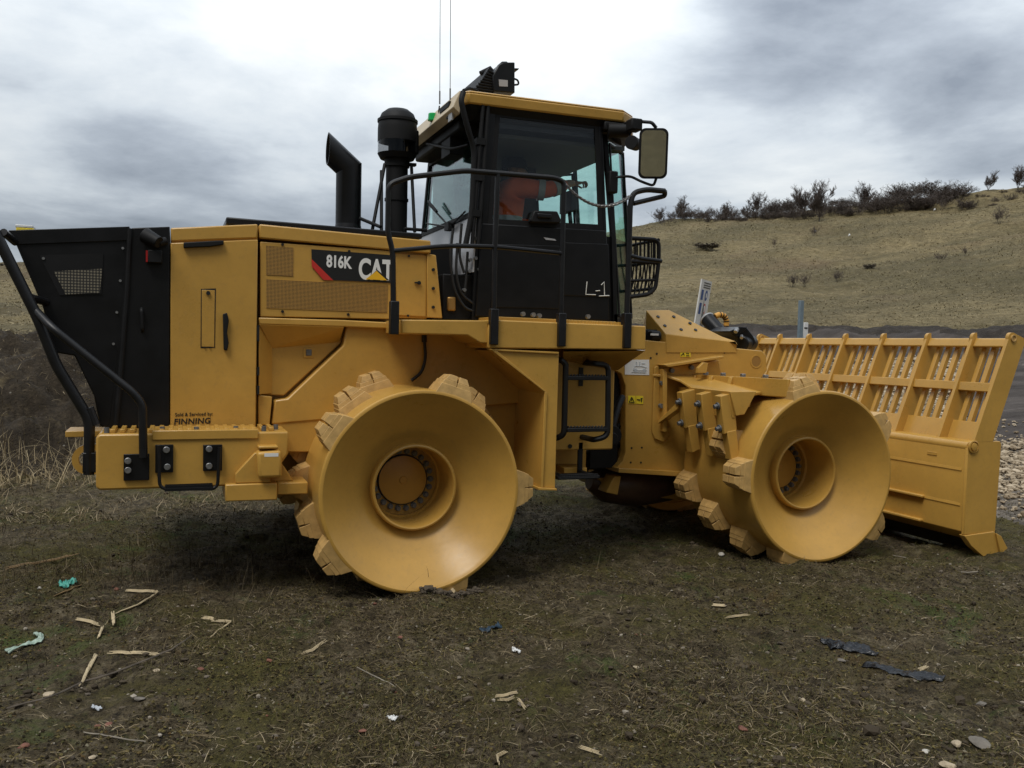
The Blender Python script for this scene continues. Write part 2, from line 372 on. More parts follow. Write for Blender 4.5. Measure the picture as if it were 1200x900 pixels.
# ------------------------------------------------------------------ landfill compactor (X forward, Y away from the camera side)
lc = tag(empty('landfill_compactor'), 'yellow landfill compactor with studded steel drums and barred front blade parked on the mud', 'compactor')

# --- drums
DR = .7016
def make_drum():
    m = MB(); hub = .0
    m.lathe([(DR-.01, 1.0), (DR, .985), (DR, .014), (DR-.006, .004), (DR-.014, 0), (DR-.026, 0), (DR-.034, .006), (DR-.05, .018), (.56, .112), (.45, .192), (.36, .262), (.318, .290), (.310, .292), (.308, .228), (.302, .216), (.292, .212), (.284, .216), (.280, .228),
             (.280, .50), (.272, .545), (.26, .56)], 128)
    m.lathe([(DR-.01, 1.0), (.62, .99), (.60, .90), (.30, .88), (.001, .88)], 64)
    d = m.build('drum', YEL, None, sharp=28)
    h = MB(); h.lathe([(.26, .56), (.258, .60), (.190, .60), (.187, .59), (.18, .578), (.165, .574), (.05, .566), (.03, .564), (.026, .558), (.001, .557)], 64).build('hub_cap', YEL, d)
    MB().lathe([(.189, .599), (.189, .588), (.184, .577), (.179, .577)], 64).build('hub_seal', DECK, d)
    bm = MB(); bm.cyl((0, .602, 0), (0, .585, 0), .022, n=16); bm.cyl((0, .588, 0), (0, .566, 0), .0165, n=6)
    b0 = None
    for i in range(22):
        t = 2*math.pi*i/22
        if b0 is None: b = b0 = bm.build('hub_bolt', DSTEEL, d)
        else: b = b0.copy(); COL.objects.link(b)
        b.location = (.214*math.cos(t), 0, .214*math.sin(t)); b.rotation_euler = (0, -t, 0)
    # tip: welded base with cast cross on top; local x tangential, y axial, z outward
    l = MB()
    def taper(hx, hy, z0, z1, k, k2=None):
        k2 = k if k2 is None else k2
        l.hexa([(-hx,-hy,z0),(hx,-hy,z0),(hx,hy,z0),(-hx,hy,z0)], [(-hx*k,-hy*k2,z1),(hx*k,-hy*k2,z1),(hx*k,hy*k2,z1),(-hx*k,hy*k2,z1)])
    taper(.138, .120, -.03, .052, .80, .88)
    for sx_ in (-1, 1):
        for sy_ in (-1, 1):
            for (z0_, z1_, xo0, xo1, yo0, yo1, gp) in ((.047, .082, .108, .096, .104, .098, .002), (.082, .124, .090, .064, .096, .082, .005)):
                X0, X1, Y0, Y1 = sorted((sx_*gp, sx_*xo0))+sorted((sy_*gp, sy_*yo0)); x0_, x1_, y0_, y1_ = sorted((sx_*gp*1.5, sx_*xo1))+sorted((sy_*gp*1.5, sy_*yo1))
                l.hexa([(X0, Y0, z0_), (X1, Y0, z0_), (X1, Y1, z0_), (X0, Y1, z0_)], [(x0_, y0_, z1_), (x1_, y0_, z1_), (x1_, y1_, z1_), (x0_, y1_, z1_)])
    l0 = None
    for row in range(4):
        for k in range(5):
            t = R(72*k-18*row)
            if l0 is None: o = l0 = l.build('lug', LUG, d, bevel=.003)
            else:
                o = l0.copy(); COL.objects.link(o)
            o.parent = d
            o.location = ((DR)*math.cos(t), .122+row*.258, DR*math.sin(t)); o.rotation_euler = (rnd.uniform(-.03,.03), math.pi/2-t, 0)
    return d
d0 = make_drum(); d0.parent = lc; d0.location = (0, -1.66, DR)
# spin is applied by turning the drum about its axle
d1 = copy_tree(d0, lc); d1.location = (3.35, -1.66, DR); d1.rotation_euler = (0, -R(34), 0)
d2 = copy_tree(d0, lc); d2.location = (0, 1.66, DR); d2.rotation_euler = (0, R(20), math.pi)
d3 = copy_tree(d0, lc); d3.location = (3.35, 1.66, DR); d3.rotation_euler = (0, R(51), math.pi)

# --- main frame, axles
m = MB(); m.box(-.9, 1.75, -.55, .55, .62, 1.12); m.build('rear_frame', YEL, lc, .012)
m = MB()
for x in (0, 3.35):
    m.cyl((x, -.75, DR), (x, .75, DR), .19, n=28); m.cyl((x, -.16, DR), (x, .16, DR), .33, n=28)
m.build('axle', YEL, lc, sharp=40)
m = MB(); m.cyl((1.9, 0, .55), (1.9, 0, 1.35), .12); m.box(1.6, 2.25, -.35, .35, .62, .74); m.box(1.6, 2.25, -.35, .35, 1.15, 1.27); m.build('hitch', BLKM, lc)
m = MB(); m.tube([(1.5, -.4, .86), (1.8, -.5, .80), (2.2, -.4, .86)], .026, fil=.2); m.tube([(1.5, -.42, 1.0), (1.85, -.52, .95), (2.2, -.45, 1.05)], .024, fil=.2); m.build('hydraulic_hose', RUB, lc)
m = MB(); P_ = [(1.95, -.2, .50), (2.1, -.2, .47), (2.4, -.2, .44), (2.75, -.2, .45), (2.95, -.2, .5)]; m.tube(P_, [.08, .17, .2, .17, .08], n=24); m.build('belly_guard', simple('worn_brown_steel', (.10, .055, .035), .35, var=.5, scale=7), lc)

# --- rear counterweight
CY0 = -1.35
m = MB(); m.prism([(-2.03, .74), (-2.05, .76), (-2.05, 1.08), (-2.03, 1.10), (-.86, 1.10), (-.86, .95), (-1.0, .74)], CY0, 1.35); cwt = m.build('counterweight', YEL, lc, .014)
m = MB()
m.box(-1.72, -1.06, CY0-.012, CY0+.30, 1.055, 1.118)
m.build('step_lip', YEL, cwt, .006)
m = MB(); x = -1.97
while x < -.95:
    m.box(x, x+.03, CY0+.04, -1.03, 1.10, 1.124); x += .058
m.build('step_tread', YEL, cwt, .004)
m = MB()
for x, y in ((-1.99, -1.3), (-1.66, -1.28), (-1.45, -1.31), (-1.2, -1.29), (-1.02, -1.31), (-.93, -1.2)): m.cyl((x, y, 1.10), (x, y, 1.135), .016, n=8)
m.build('tread_bolt_heads', DSTEEL, cwt)
for (x0, y0, x1, y1, bolts) in ((145, 532, 175, 562, ((150, 540), (150, 551))), (182, 521, 203, 553, ((195, 527), (196, 547))), (238, 521, 260, 551, ((245, 526), (245, 546)))):
    (a, b), (c, e) = xz(x0, y0, CY0), xz(x1, y1, CY0)
    p = MB().box(a, c, CY0-.022, CY0-.002, e, b).build('bolted_plate', BLK, cwt, .003)
    for q in bolts:
        u, w = xz(*q, CY0-.022); MB().cyl((u, CY0-.02, w), (u, CY0-.038, w), .021, n=20).build('bolt', STEEL, p, .003)
pts = [at(*q, Y=CY0-.055) for q in ((186, 522), (187, 573), (255, 573), (257, 524))]
m = MB(); m.tube([pts[0], pts[1]+Vector((0, 0, .0)), pts[2], pts[3]], .011, fil=.05); st = m.build('step_hanger', TUBE, cwt)
m = MB(); n = 30
a, b = pts[1], pts[2]
m.box(a.x+.03, b.x-.03, CY0-.13, CY0-.03, a.z-.006, a.z+.012)
for i in range(n):
    x = a.x+.04+(b.x-a.x-.08)*i/(n-1); m.cyl((x, CY0-.11, a.z+.01), (x, CY0-.11, a.z+.028), .008, n=6); m.cyl((x, CY0-.06, a.z+.01), (x, CY0-.06, a.z+.028), .008, n=6)
m.build('step_tread_grip', BLKM, st)
# scraper bracket beside the rear drum
Yb = -1.42
m = MB(); m.prism(poly([(264, 568), (325, 566), (325, 586), (264, 588)], Yb), Yb, -1.0); m.prism(poly([(325, 566), (361, 565), (361, 579), (325, 580)], Yb+.03), Yb+.03, -1.05); br = m.build('scraper_bracket', YEL, lc, .008)
m = MB(); m.prism(poly([(276, 567), (276, 556), (299, 531), (310, 531), (318, 566)], Yb), Yb+.02, Yb+.07); m.prism(poly([(276, 567), (276, 556), (299, 531), (310, 531), (318, 566)], Yb), Yb+.17, Yb+.22); m.prism(poly([(318, 567), (318, 545), (332, 545), (346, 566)], Yb), Yb+.1, -1.02); m.build('gusset', YEL, br, .006)
m = MB(); m.prism(poly([(301, 530), (330, 528), (331, 560), (303, 561)], Yb-.05), Yb-.05, Yb+.35); m.build('stop_block', YEL, br, .022, seg=3)
m = MB(); p = poly([(303, 527), (326, 526)], Yb-.03); m.box(p[0][0], p[1][0], Yb-.03, Yb+.2, p[0][1]+.005, p[0][1]+.022); m.build('block_cap', YEL, br, .006)
m = MB(); p = at(306, 529, Y=Yb-.04); m.box(p.x+.02, p.x+.11, Yb-.051, Yb-.049, p.z-.035, p.z-.012); m.build('sticker', DECW, br)
# tow eye behind
m = MB()
for z0, z1 in ((.86, .95),):
    c = at(100, 538, Y=-.95)
    pr = []
    for i in range(17):
        t = math.pi/2+math.pi*i/16; pr.append((c.x+.02+.10*math.cos(t), c.z+.10*math.sin(t)))
    inn = [(c.x+.02+.06*math.cos(math.pi/2+math.pi*i/16), c.z+.06*math.sin(math.pi/2+math.pi*i/16)) for i in range(17)]
    for i in range(16): m.prism([pr[i], pr[i+1], inn[i+1], inn[i]], -.98, -.92)
    m.box(c.x+.02, -2.04, -.98, -.92, c.z+.06, c.z+.10); m.box(c.x+.02, -2.04, -.98, -.92, c.z-.10, c.z-.06)
m.build('tow_eye', YEL, lc)
p = at(92, 507, Y=-.9); MB().box(p.x-.07, -2.04, -1.0, -.7, p.z-.02, p.z+.02).build('tow_plate', YEL, lc, .004)

# --- rear black hood
Yh = -1.0
hp = poly([(12, 271), (199, 265.5), (199, 500.5), (117, 500.5), (110, 464), (87, 417), (63, 413), (50, 360)], Yh)
m = MB(); m.prism([hp[0], (-1.86, xz(155, 267, Yh)[1]), (-1.92, 1.105), hp[3], hp[4], hp[5], hp[6], hp[7]], Yh, 1.0)
rh = m.build('rear_hood', BLK, lc, .01)
xs, zs = xz(153, 267, Yh)
m = MB(); m.prism([(xs+.006, zs), hp[1], hp[2], (-2.0, hp[2][1])], Yh-.004, 1.004); m.build('side_panel', BLK, rh, .006)
m = MB(); m.tube([at(152.5, 268, Y=Yh-.006), at(149, 340, Y=Yh-.006), at(142, 430, Y=Yh-.006), at(136, 499, Y=Yh-.006)], .018, n=10); m.build('hinge_rod', BLKM, rh)
fr = poly([(46, 299), (121, 297), (119, 345), (70, 346)], Yh)
wp = poly([(63, 318), (120, 315), (117, 343.5), (77, 345)], Yh)
m = MB(); m.prism(fr, Yh-.006, Yh-.001); g = m.build('grille_frame', BLKM, rh)
MB().prism(wp, Yh-.009, Yh-.005).build('grille', PERFB, g)
m = MB(); m.prism(poly([(10, 270), (152, 265.5), (151, 282), (17, 287)], Yh), Yh-.01, Yh+.02); m.build('top_edge', BLK, rh, .004)
for q in ((144, 291), (141, 329), (137, 366), (133, 403), (51, 303), (61, 380), (52, 352)):
    p = at(*q, Y=Yh); MB().cyl((p.x, Yh-.004, p.z), (p.x, Yh-.012, p.z), .009, n=8).build('fastener', STEEL, rh)
m = MB(); p0, p1 = at(166, 362, Y=Yh), at(167, 388, Y=Yh); m.tube([p0+Vector((0,.0,0)), p0+Vector((0,-.03,-.01)), p1+Vector((0,-.03,.01)), p1], .012, fil=.02); m.build('handle', BLKM, rh)
c = at(181, 281, Y=Yh-.06); m = MB(); m.cyl(c+Vector((-.06, .03, .03)), c+Vector((.03, -.03, -.02)), .052, .04); m.cyl(c+Vector((.02, 0, -.02)), c+Vector((.07, .03, 0)), .028); lmp = m.build('work_lamp', BLKM, rh, .004)
p = at(181, 301, Y=Yh); tl = MB().box(p.x-.04, p.x+.05, Yh-.07, Yh-.001, p.z-.045, p.z+.04).build('tail_lamp', BLKM, rh, .006); MB().box(p.x-.052, p.x-.04, Yh-.065, Yh-.01, p.z-.04, p.z+.035).build('red_lens', REDL, tl)
p = at(30, 268, Y=-.7); bx = MB().box(p.x-.05, p.x+.055, -.75, -.62, p.z-.06, p.z).build('beacon', DECY, rh, .004); MB().box(p.x-.055, p.x+.05, -.75, -.62, p.z+.001, p.z+.02).build('lens', WHITE, bx, .004)

# rear guard rails
def rail_set(s):
    def P(q, Y):
        p = at(*q, Y=Y); return Vector((p.x, p.y*s, p.z))
    m = MB(); m.tube([P((-6, 272), -1.16), P((44, 372), -1.16), P((66, 428), -1.16), P((105, 492), -1.16), P((104, 556), -1.16)], .034, n=12, fil=.06)
    m.tube([P((104, 478), -1.16), P((112, 498), -1.16)], .03, n=10)
    o = m.build('rear_guard_rail', TUBE, lc)
    m = MB(); m.tube([P((42, 364), -1.16), P((62, 385), -1.30), P((156, 460), -1.40), P((167, 474), -1.40), P((168, 536), -1.40)], .026, n=12, fil=.07); m.build('brace_rail', TUBE, o)
    m = MB(); m.tube([P((4, 272), -1.16), P((18, 284), -1.0)], .024); m.build('rail_stay', TUBE, o); m = MB(); m.tube([P((36, 349), -1.16), P((54, 354), -1.0)], .026); m.build('rail_stay', TUBE, o)
    m = MB(); p = P((104, 548), -1.16); m.box(p.x-.035, p.x+.06, p.y-.03, p.y+.03, p.z-.03, p.z+.10); m.build('rail_foot', TUBE, o, .006)
rail_set(1); rail_set(-1)

# --- engine hood
m = MB(); m.prism([(-1.615, 1.106), (-1.615, 2.395), (-1.045, 2.435), (-1.045, 1.106)], -.985, .985); m.prism([(-1.04, 1.0), (-1.04, 2.42), (.22, 2.42), (.22, 1.0)], -.80, .80); m.build('engine_housing', YEL, lc, .008)
m = MB(); m.prism(poly([(200, 267), (302, 262.5), (302, 279), (200, 283)], -1.0), -1.0, 1.0); m.prism(poly([(304, 262.5), (505, 282), (505, 297), (304, 279)], -1.0), -1.0, 1.0); m.box(-.03, .2, -.955, -.79, 1.9, 2.42); m.build('hood_cap', YEL, lc, .01)
m = MB(); m.prism(poly([(265, 263), (265, 254), (495, 273.5), (495, 280)], -.86), -.86, .86); m.build('hood_top', BLK, lc, .01)
dp = poly([(200, 285), (302, 281), (299.5, 501), (199.5, 499.5)], -1.0)
dr = MB().prism(dp, -1.012, -.99).build('engine_door', YEL, lc, .006)
m = MB(); m.prism(poly([(215, 284.5), (262, 282), (262, 287), (245, 289.5), (232, 290), (215, 291)], -1.02), -1.045, -1.012); m.build('door_handle', BLKM, dr, .006)
m = MB(); m.prism(poly([(261, 368), (266, 366.5), (268, 376), (266, 390), (268, 402), (266, 411), (262, 410)], -1.02), -1.045, -1.012); m.build('door_handle', BLKM, dr, .006)
lp = poly([(235.5, 338.5), (253, 338), (252, 407.5), (235, 408)], -1.012); m = MB(); m.prism(lp, -1.0135, -1.0115); m.build('latch_surround', DECK, dr)
x0, z0 = xz(236.6, 339.6, -1.014); x1, z1 = xz(251.2, 406.6, -1.014); lt = MB().box(x0, x1, -1.0165, -1.0125, z1, z0).build('latch_flap', YEL, dr, .002)
p = at(244, 343.5, Y=-1.0165); MB().cyl((p.x, -1.016, p.z), (p.x, -1.03, p.z), .014, n=12).build('latch_knob', DECK, dr)
for q in ((240, 407), (246, 407)):
    p = at(*q, Y=-1.0165); MB().cyl((p.x, -1.016, p.z), (p.x, -1.022, p.z), .006, n=8).build('latch_screw', DECK, dr)
p0 = at(205, 489, Y=-1.012); p1 = at(255, 487.5, Y=-1.012); xd = (p1-p0).normalized()
text('serviced_lettering', 'Sold & Serviced by:', .034, DECK, dr, p0+Vector((0,-.002,.006)), sx=.88, bold=.006, xd=xd, gap=1.05)
p0 = at(203.5, 498.3, Y=-1.012); text('dealer_lettering', 'FINNING', .054, DECK, dr, p0+Vector((0,-.002,.006)), sx=1.05, bold=.022, gap=1.06, shear=.08, xd=xd)
# vented side panel
vp = MB().prism(poly([(305, 283), (459, 294), (457.5, 374), (305, 371)], -.985), -.985, -.79).build('vented_panel', YEL, lc, .006)
MB().prism(poly([(312, 288), (344, 290.3), (343.5, 323.8), (312, 322)], -.987), -.989, -.98).build('vent_mesh', PERF, vp)
MB().prism(poly([(312, 327), (454.5, 334.5), (453.5, 366.5), (312, 361)], -.987), -.989, -.98).build('vent_mesh', PERF, vp)
lg = MB().prism(poly([(365, 292), (459.5, 299), (458.5, 331.5), (383, 328), (365.5, 312)], -.99), -.992, -.985).build('badge_plate', DECK, vp)
MB().prism(poly([(365, 303.5), (390.5, 328.5), (379, 328), (365.5, 312.5)], -.9925), -.9945, -.99).build('red_stripe', DRED, lg)
a, b = at(384, 310.2, Y=-.994), at(413, 312.2, Y=-.994); xd = (b-a).normalized()
a, b = at(382.5, 312.2, Y=-.994), at(413, 314.6, Y=-.994); xd = (b-a).normalized()
text('model_lettering', '816K', .118, DECW, lg, a, sx=.70, bold=.035, xd=xd, zd=(0,0,1))
a, b = at(420, 326, Y=-.994), at(458, 328.2, Y=-.994); xd = (b-a).normalized()
text('maker_lettering', 'CAT', .205, DECW, lg, a, sx=.63, bold=.036, xd=xd)
MB().prism(poly([(430, 326.8), (442, 316), (456, 328.3)], -.997), -.9985, -.9955).build('badge_border', DECK, lg)
MB().prism(poly([(428.5, 327.2), (441.3, 317.3), (453.5, 328.6)], -1.0), -1.0005, -.998).build('yellow_triangle', simple('badge_yellow', (.85, .48, .02), .4), lg)
for q in ((331, 286.5), (409, 294.5), (331, 365), (408, 368.5)):
    p = at(*q, Y=-.986); MB().cyl((p.x, -.985, p.z), (p.x, -.995, p.z), .010, n=10).build('panel_screw', DECK, vp)
ap = MB().prism(poly([(463.5, 296.5), (500, 299), (499.5, 371.5), (465, 369.5)], -.97), -.97, -.92).build('access_door', YEL, lc, .006)
p = at(491, 331.5, Y=-.975); m = MB(); m.cyl((p.x, -.97, p.z), (p.x, -.985, p.z), .014, n=12); m.box(p.x-.035, p.x+.0, -.99, -.975, p.z-.006, p.z+.006); m.build('lock', DECK, ap)
for q in ((479, 300), (478, 370)):
    p = at(*q, Y=-.972); MB().cyl((p.x, -.97, p.z), (p.x, -.98, p.z), .009, n=10).build('screw', DECK, ap)
m = MB(); m.prism(poly([(500.5, 297), (511, 299), (518.5, 373), (500.5, 372)], -.985), -.985, -.9); fp = m.build('end_plate', YEL, lc, .006)
for q in ((507.5, 316), (507.5, 338), (507.5, 360)):
    p = at(*q, Y=-.985); MB().cyl((p.x, -.985, p.z), (p.x, -.997, p.z), .012, n=10).build('screw', DECK, fp)
# lower body with recessed service door
m = MB(); m.prism(poly([(303, 372), (403, 375), (460, 378), (524, 380), (524, 388), (404, 383), (304, 380)], -1.0), -1.0, -.93); m.build('body_ledge', YEL, lc, .008)
Yl = -.955
m = MB(); m.box(.3, 1.02, -.90, -.4, .62, 1.5); m.prism(poly([(406.5, 376), (640, 384), (640, 470), (318, 497.5), (322, 469), (337, 467), (402.5, 404.5)], Yl), Yl, -.6); m.build('lower_body_panel', YEL, lc, .012)
sd = MB().prism(poly([(305.5, 381), (404, 384), (399.5, 402), (333, 463.5), (306, 463)], -.87), -.87, -.78).build('service_door', YEL, lc, .008)
m = MB()
a = [at(*q, Y=-.965) for q in ((304.5, 380), (303.5, 462), (320, 464))]; b = [at(*q, Y=-.925) for q in ((318, 408), (319, 456), (326, 462))]
m.hexa([at(303.5, 376, Y=-.99), at(303, 462.5, Y=-.99), at(319, 461, Y=-.871), at(319, 408, Y=-.871)], [p+Vector((0,.05,0)) for p in (at(303.5, 376, Y=-.99), at(303, 462.5, Y=-.99), at(319, 461, Y=-.871), at(319, 408, Y=-.871))]); m.build('door_edge', YEL, sd, .004)
m = MB(); q_ = [at(304, 380.5, Y=-1.0), at(403, 383.5, Y=-1.0), at(397.5, 401, Y=-.871), at(319, 408, Y=-.871)]; m.hexa(q_, [k+Vector((0, .03, .01)) for k in q_])
m.build('door_hood', YEL, sd)
p = at(361.5, 413.5, Y=-.87); l0 = MB().box(p.x-.04, p.x+.04, -.876, -.865, p.z-.038, p.z+.038).build('paddle_latch', YEL, sd, .012); MB().box(p.x-.018, p.x+.022, -.884, -.875, p.z-.02, p.z+.025).build('paddle', DSTEEL, l0, .004)
m = MB(); m.prism(poly([(302.5, 463), (319, 465), (316, 498), (302.5, 498)], -.97), -.97, -.9); m.build('body_corner', YEL, lc, .006)
m = MB(); m.prism(poly([(314, 500), (374, 479), (400, 476), (400, 530), (330, 530), (316, 512)], -.95), -.945, -.6); m.build('fender_skirt', YEL, lc, .008)
for z in ((381, 400), (430, 440), (452, 462)):
    p0, p1 = at(302.5, z[0], Y=-1.0), at(302.5, z[1], Y=-1.0); MB().box(p0.x-.008, p0.x+.008, -1.012, -.99, p1.z, p0.z).build('hinge', DECK, sd)
m = MB(); m.tube([at(497, 394, Y=-.97), at(499, 420, Y=-.99), at(494, 437, Y=-.99), at(482, 446, Y=-.97)], .012, fil=.1); m.cyl(at(497, 393, Y=-.97), at(497.3, 401, Y=-.97), .02, n=10); m.build('air_hose', RUB, lc)

# --- exhaust and intake on the hood
Ye = -.1
zt = 2.52
ex = empty('exhaust_stack'); ex.parent = lc
r = (at(423, 240, Y=Ye).x-at(393.5, 240, Y=Ye).x)/2; xc = (at(423, 240, Y=Ye).x+at(393.5, 240, Y=Ye).x)/2
zb, zr = at(408, 201, Y=Ye).z, at(423, 191, Y=Ye).z
tipx, tipz = at(385, 155, Y=Ye).x, at(385, 155, Y=Ye).z; lx, lz = at(385, 193, Y=Ye).x, at(385, 193, Y=Ye).z
n = 32; V1 = []
for i in range(n):
    t = 2*math.pi*i/n; V1.append((xc+r*math.cos(t), Ye+r*math.sin(t), zt))
zl = at(394, 203, Y=Ye).z
for i in range(n):
    t = 2*math.pi*i/n; k = (1+math.cos(t))/2; V1.append((xc+r*math.cos(t), Ye+r*math.sin(t), zl+(zr-.005-zl)*k))
for i in range(n):     # elbow leaning back, cut upright so that it opens to the rear
    t = 2*math.pi*i/n; k = (1+math.cos(t))/2; V1.append((lx-.012+(tipx-lx+.012)*k, Ye+r*1.02*math.sin(t), lz+(tipz-lz)*k))
for i in range(n):
    v = Vector(V1[2*n+i]); c = Vector(((tipx+lx)/2, Ye, (tipz+lz)/2)); V1.append(tuple(c+(v-c)*.93))
for i in range(n):
    t = 2*math.pi*i/n; k = (1+math.cos(t))/2; V1.append((xc+r*.9*math.cos(t), Ye+r*.9*math.sin(t), zl+(zr-zl)*k))
m = MB(); m.add(V1, [(l*n+i, l*n+(i+1)%n, (l+1)*n+(i+1)%n, (l+1)*n+i) for l in range(4) for i in range(n)]); m.build('pipe', BLK, ex, sharp=30)
# bulge of the elbow on the low side
m = MB(); m.cyl((xc, Ye, zt+.02), (xc, Ye, zt+.16), r*1.22, r*1.0, n=32); m.build('base_flare', BLK, ex)
m = MB(); n2 = 16; VV = []
pc = empty('air_precleaner'); pc.parent = lc
xc2 = at(464.5, 240, Y=Ye).x; Z = lambda y: at(465, y, Y=Ye).z
m = MB(); m.cyl((xc2, Ye, 2.5), (xc2, Ye, Z(185)), .092, n=28); m.cyl((xc2, Ye, Z(236)), (xc2, Ye, Z(233)), .1, n=28); m.cyl((xc2, Ye, Z(196)), (xc2, Ye, Z(186)), .105, n=28); m.build('intake_pipe', BLKM, pc)
m = MB(); m.lathe([(.001, Z(128)), (.09, Z(129)), (.135, Z(134)), (.158, Z(142)), (.164, Z(152)), (.164, Z(167)), (.001, Z(167))][::-1], 40, (xc2, Ye, 0), 'Z'); m.cyl((xc2, Ye, Z(144)), (xc2, Ye, Z(141)), .168, n=40); m.build('dome', BLKM, pc, sharp=40)
m = MB(); m.cyl((xc2, Ye, Z(181)), (xc2, Ye, Z(167)), .162, n=40, caps=False); m.build('dust_bowl', CLEAR, pc)
m = MB(); m.cyl((xc2, Ye, Z(187)), (xc2, Ye, Z(181)), .14, .164, n=40); m.cyl((xc2, Ye, Z(181)), (xc2, Ye, Z(167)), .075, n=20); m.build('bowl_base', BLKM, pc)
for q0, q1 in (((451, 192), (436, 271)), ((447, 200), (447, 271)), ((482, 192), (486, 272))):
    MB().tube([at(*q0, Y=Ye-.05), at(*q1, Y=Ye-.2)], .014, n=8).build('brace', BLKM, pc)
m = MB(); m.tube([at(422, 256, Y=-.2), at(446, 266, Y=-.4)], .014); m.tube([at(474, 268, Y=-.3), at(500, 270, Y=-.3)], .014); m.box(xc2+.09, xc2+.16, Ye-.03, Ye+.03, Z(193), Z(190)); m.build('stay', BLKM, pc)
m = MB(); m.cyl(at(488, 150, Y=-.25)+Vector((0,.1,0)), at(488, 178, Y=-.25)+Vector((0,.1,0)), .045, n=12); m.build('roof_lamp', BLKM, pc, .01)
# --- platform, fender, ladder
YP = -1.5
pf = empty('platform'); pf.parent = lc
m = MB(); m.prism(poly([(575, 374.5), (757, 382), (757, 410), (572, 408), (572, 386)], YP), YP, -.3); m.build('deck_beam', YEL, pf, .009)
m = MB(); m.prism(poly([(470.5, 374.5), (572, 375.5), (572, 402.5), (563, 402), (548, 393), (470.5, 391)], YP+.02), YP+.02, -.9); m.build('walkway', YEL, pf, .009)
m = MB(); m.prism(poly([(583, 371), (722, 377), (722, 384), (583, 378)], -1.3), -1.3, -.6); m.build('deck_plate', YEL, pf, .004)
m = MB()
(a, z0), (b, _) = xz(663, 379, YP+.04), xz(725, 381, YP+.04)
for i in range(16):
    x = a+(b-a)*i/15; m.hexa([(x-.012, YP+.02, z0-.01), (x+.012, YP+.02, z0-.01), (x+.012, YP+.25, z0-.01), (x-.012, YP+.25, z0-.01)], [(x-.005, YP+.02, z0+.022), (x+.005, YP+.02, z0+.022), (x+.005, YP+.25, z0+.022), (x-.005, YP+.25, z0+.022)])
m.box(a-.01, b+.01, YP+.015, YP+.25, z0-.03, z0-.005)
m.build('grip_strip', YEL, pf)
fd = empty('fender'); fd.parent = lc
op = poly([(583, 411), (655, 414), (650.5, 572), (633.5, 571), (638, 461)], YP+.012)
m = MB(); m.prism(op, YP+.012, -.62); m.build('fender_box', YEL, fd, .004)
m = MB()
e = poly([(572, 408.8), (655, 412.5), (655, 414.8), (577, 411)], YP-.006); m.prism(e, YP-.006, YP+.05)
p = poly([(577, 411), (638.5, 459.5), (633.5, 573.5), (636.5, 574), (641.5, 460), (583, 411.3)], YP-.006); m.prism([p[0], p[1], p[4], p[5]], YP-.006, YP+.06); m.prism([p[1], p[2], p[3], p[4]], YP-.006, YP+.06)
q = poly([(631, 571.5), (652.5, 572.5), (653, 575), (631, 574.5)], YP-.014); m.prism(q, YP-.014, -.7)
m.build('fender_edge', YEL, fd, .003)
m = MB(); g = poly([(640, 411.5), (757, 411), (722, 437), (655, 420)], -1.42)
a, b, c = at(655, 412.5, Y=-1.46), at(756, 411, Y=-1.46), at(722, 437, Y=-1.25)
m.hexa([at(660, 412, Y=-1.47), at(756, 411, Y=-1.47), at(724, 434, Y=-1.2), at(660, 422, Y=-1.2)], [at(660, 409, Y=-1.2), at(756, 408, Y=-1.2), at(724, 428, Y=-.9), at(660, 418, Y=-.9)]); m.build('under_deck', YEL, pf)
lb = MB().box(1.02, 1.68, -1.18, -.4, .905, 1.70).build('side_tank', YEL, lc, .012)
m = MB(); m.box(1.05, 1.2, -1.16, -.5, .70, .90); m.prism(poly([(661, 548), (688, 548), (688, 556), (661, 556)], -1.14), -1.14, -.9); m.build('tank_bracket', YEL, lb, .005)
p = at(681, 442, Y=-1.19); m = MB(); m.box(p.x-.018, p.x+.018, -1.19, -1.179, p.z-.07, p.z+.075); m.cyl((p.x, -1.18, p.z), (p.x, -1.2, p.z), .03, n=14); m.build('slot', DECK, lb)
for q in ((668, 523), (679, 414.5), (704, 416)):
    p = at(*q, Y=-1.185); MB().cyl((p.x, -1.18, p.z), (p.x, -1.19, p.z), .017, n=12).build('bolt_hole', DECK, lb)
YL = -1.42
la = empty('ladder'); la.parent = lc
m = MB(); q = [at(*k, Y=YL) for k in ((658, 422), (663, 430), (661, 510), (651, 516))]; m.tube([q[0]+Vector((-.01, .26, 0)), q[0], q[1]+Vector((0, 0, .02)), q[2], q[3]+Vector((0, .06, 0)), q[3]+Vector((0, .28, 0))], .023, n=10, fil=.05); m.build('ladder_rail', TUBE, la)
q = [at(*k, Y=YL) for k in ((698, 426), (713, 428), (712, 511), (695, 516))]; m = MB(); m.tube([q[0]+Vector((.02, .25, 0)), q[0], q[1], q[2], q[3]+Vector((.02, .02, 0)), q[3]+Vector((.02, .26, 0))], .022, n=10, fil=.05); m.build('ladder_rail', TUBE, la)
for y in (443, 504):
    a, b = at(664, y-.5, Y=YL), at(712, y+.5, Y=YL); m = MB(); m.box(a.x, b.x, YL-.02, YL+.06, a.z-.018, a.z+.012)
    for i in range(12):
        x = a.x+.03+(b.x-a.x-.06)*i/11; m.cyl((x, YL, a.z+.01), (x, YL, a.z+.024), .008, n=6); m.cyl((x, YL+.04, a.z+.01), (x, YL+.04, a.z+.024), .008, n=6)
    m.build('rung', TUBE, la, .004)
a, b = at(652, 560, Y=YL), at(701, 559, Y=YL); m = MB(); m.box(a.x, b.x, YL-.03, YL+.14, a.z-.012, a.z+.012)
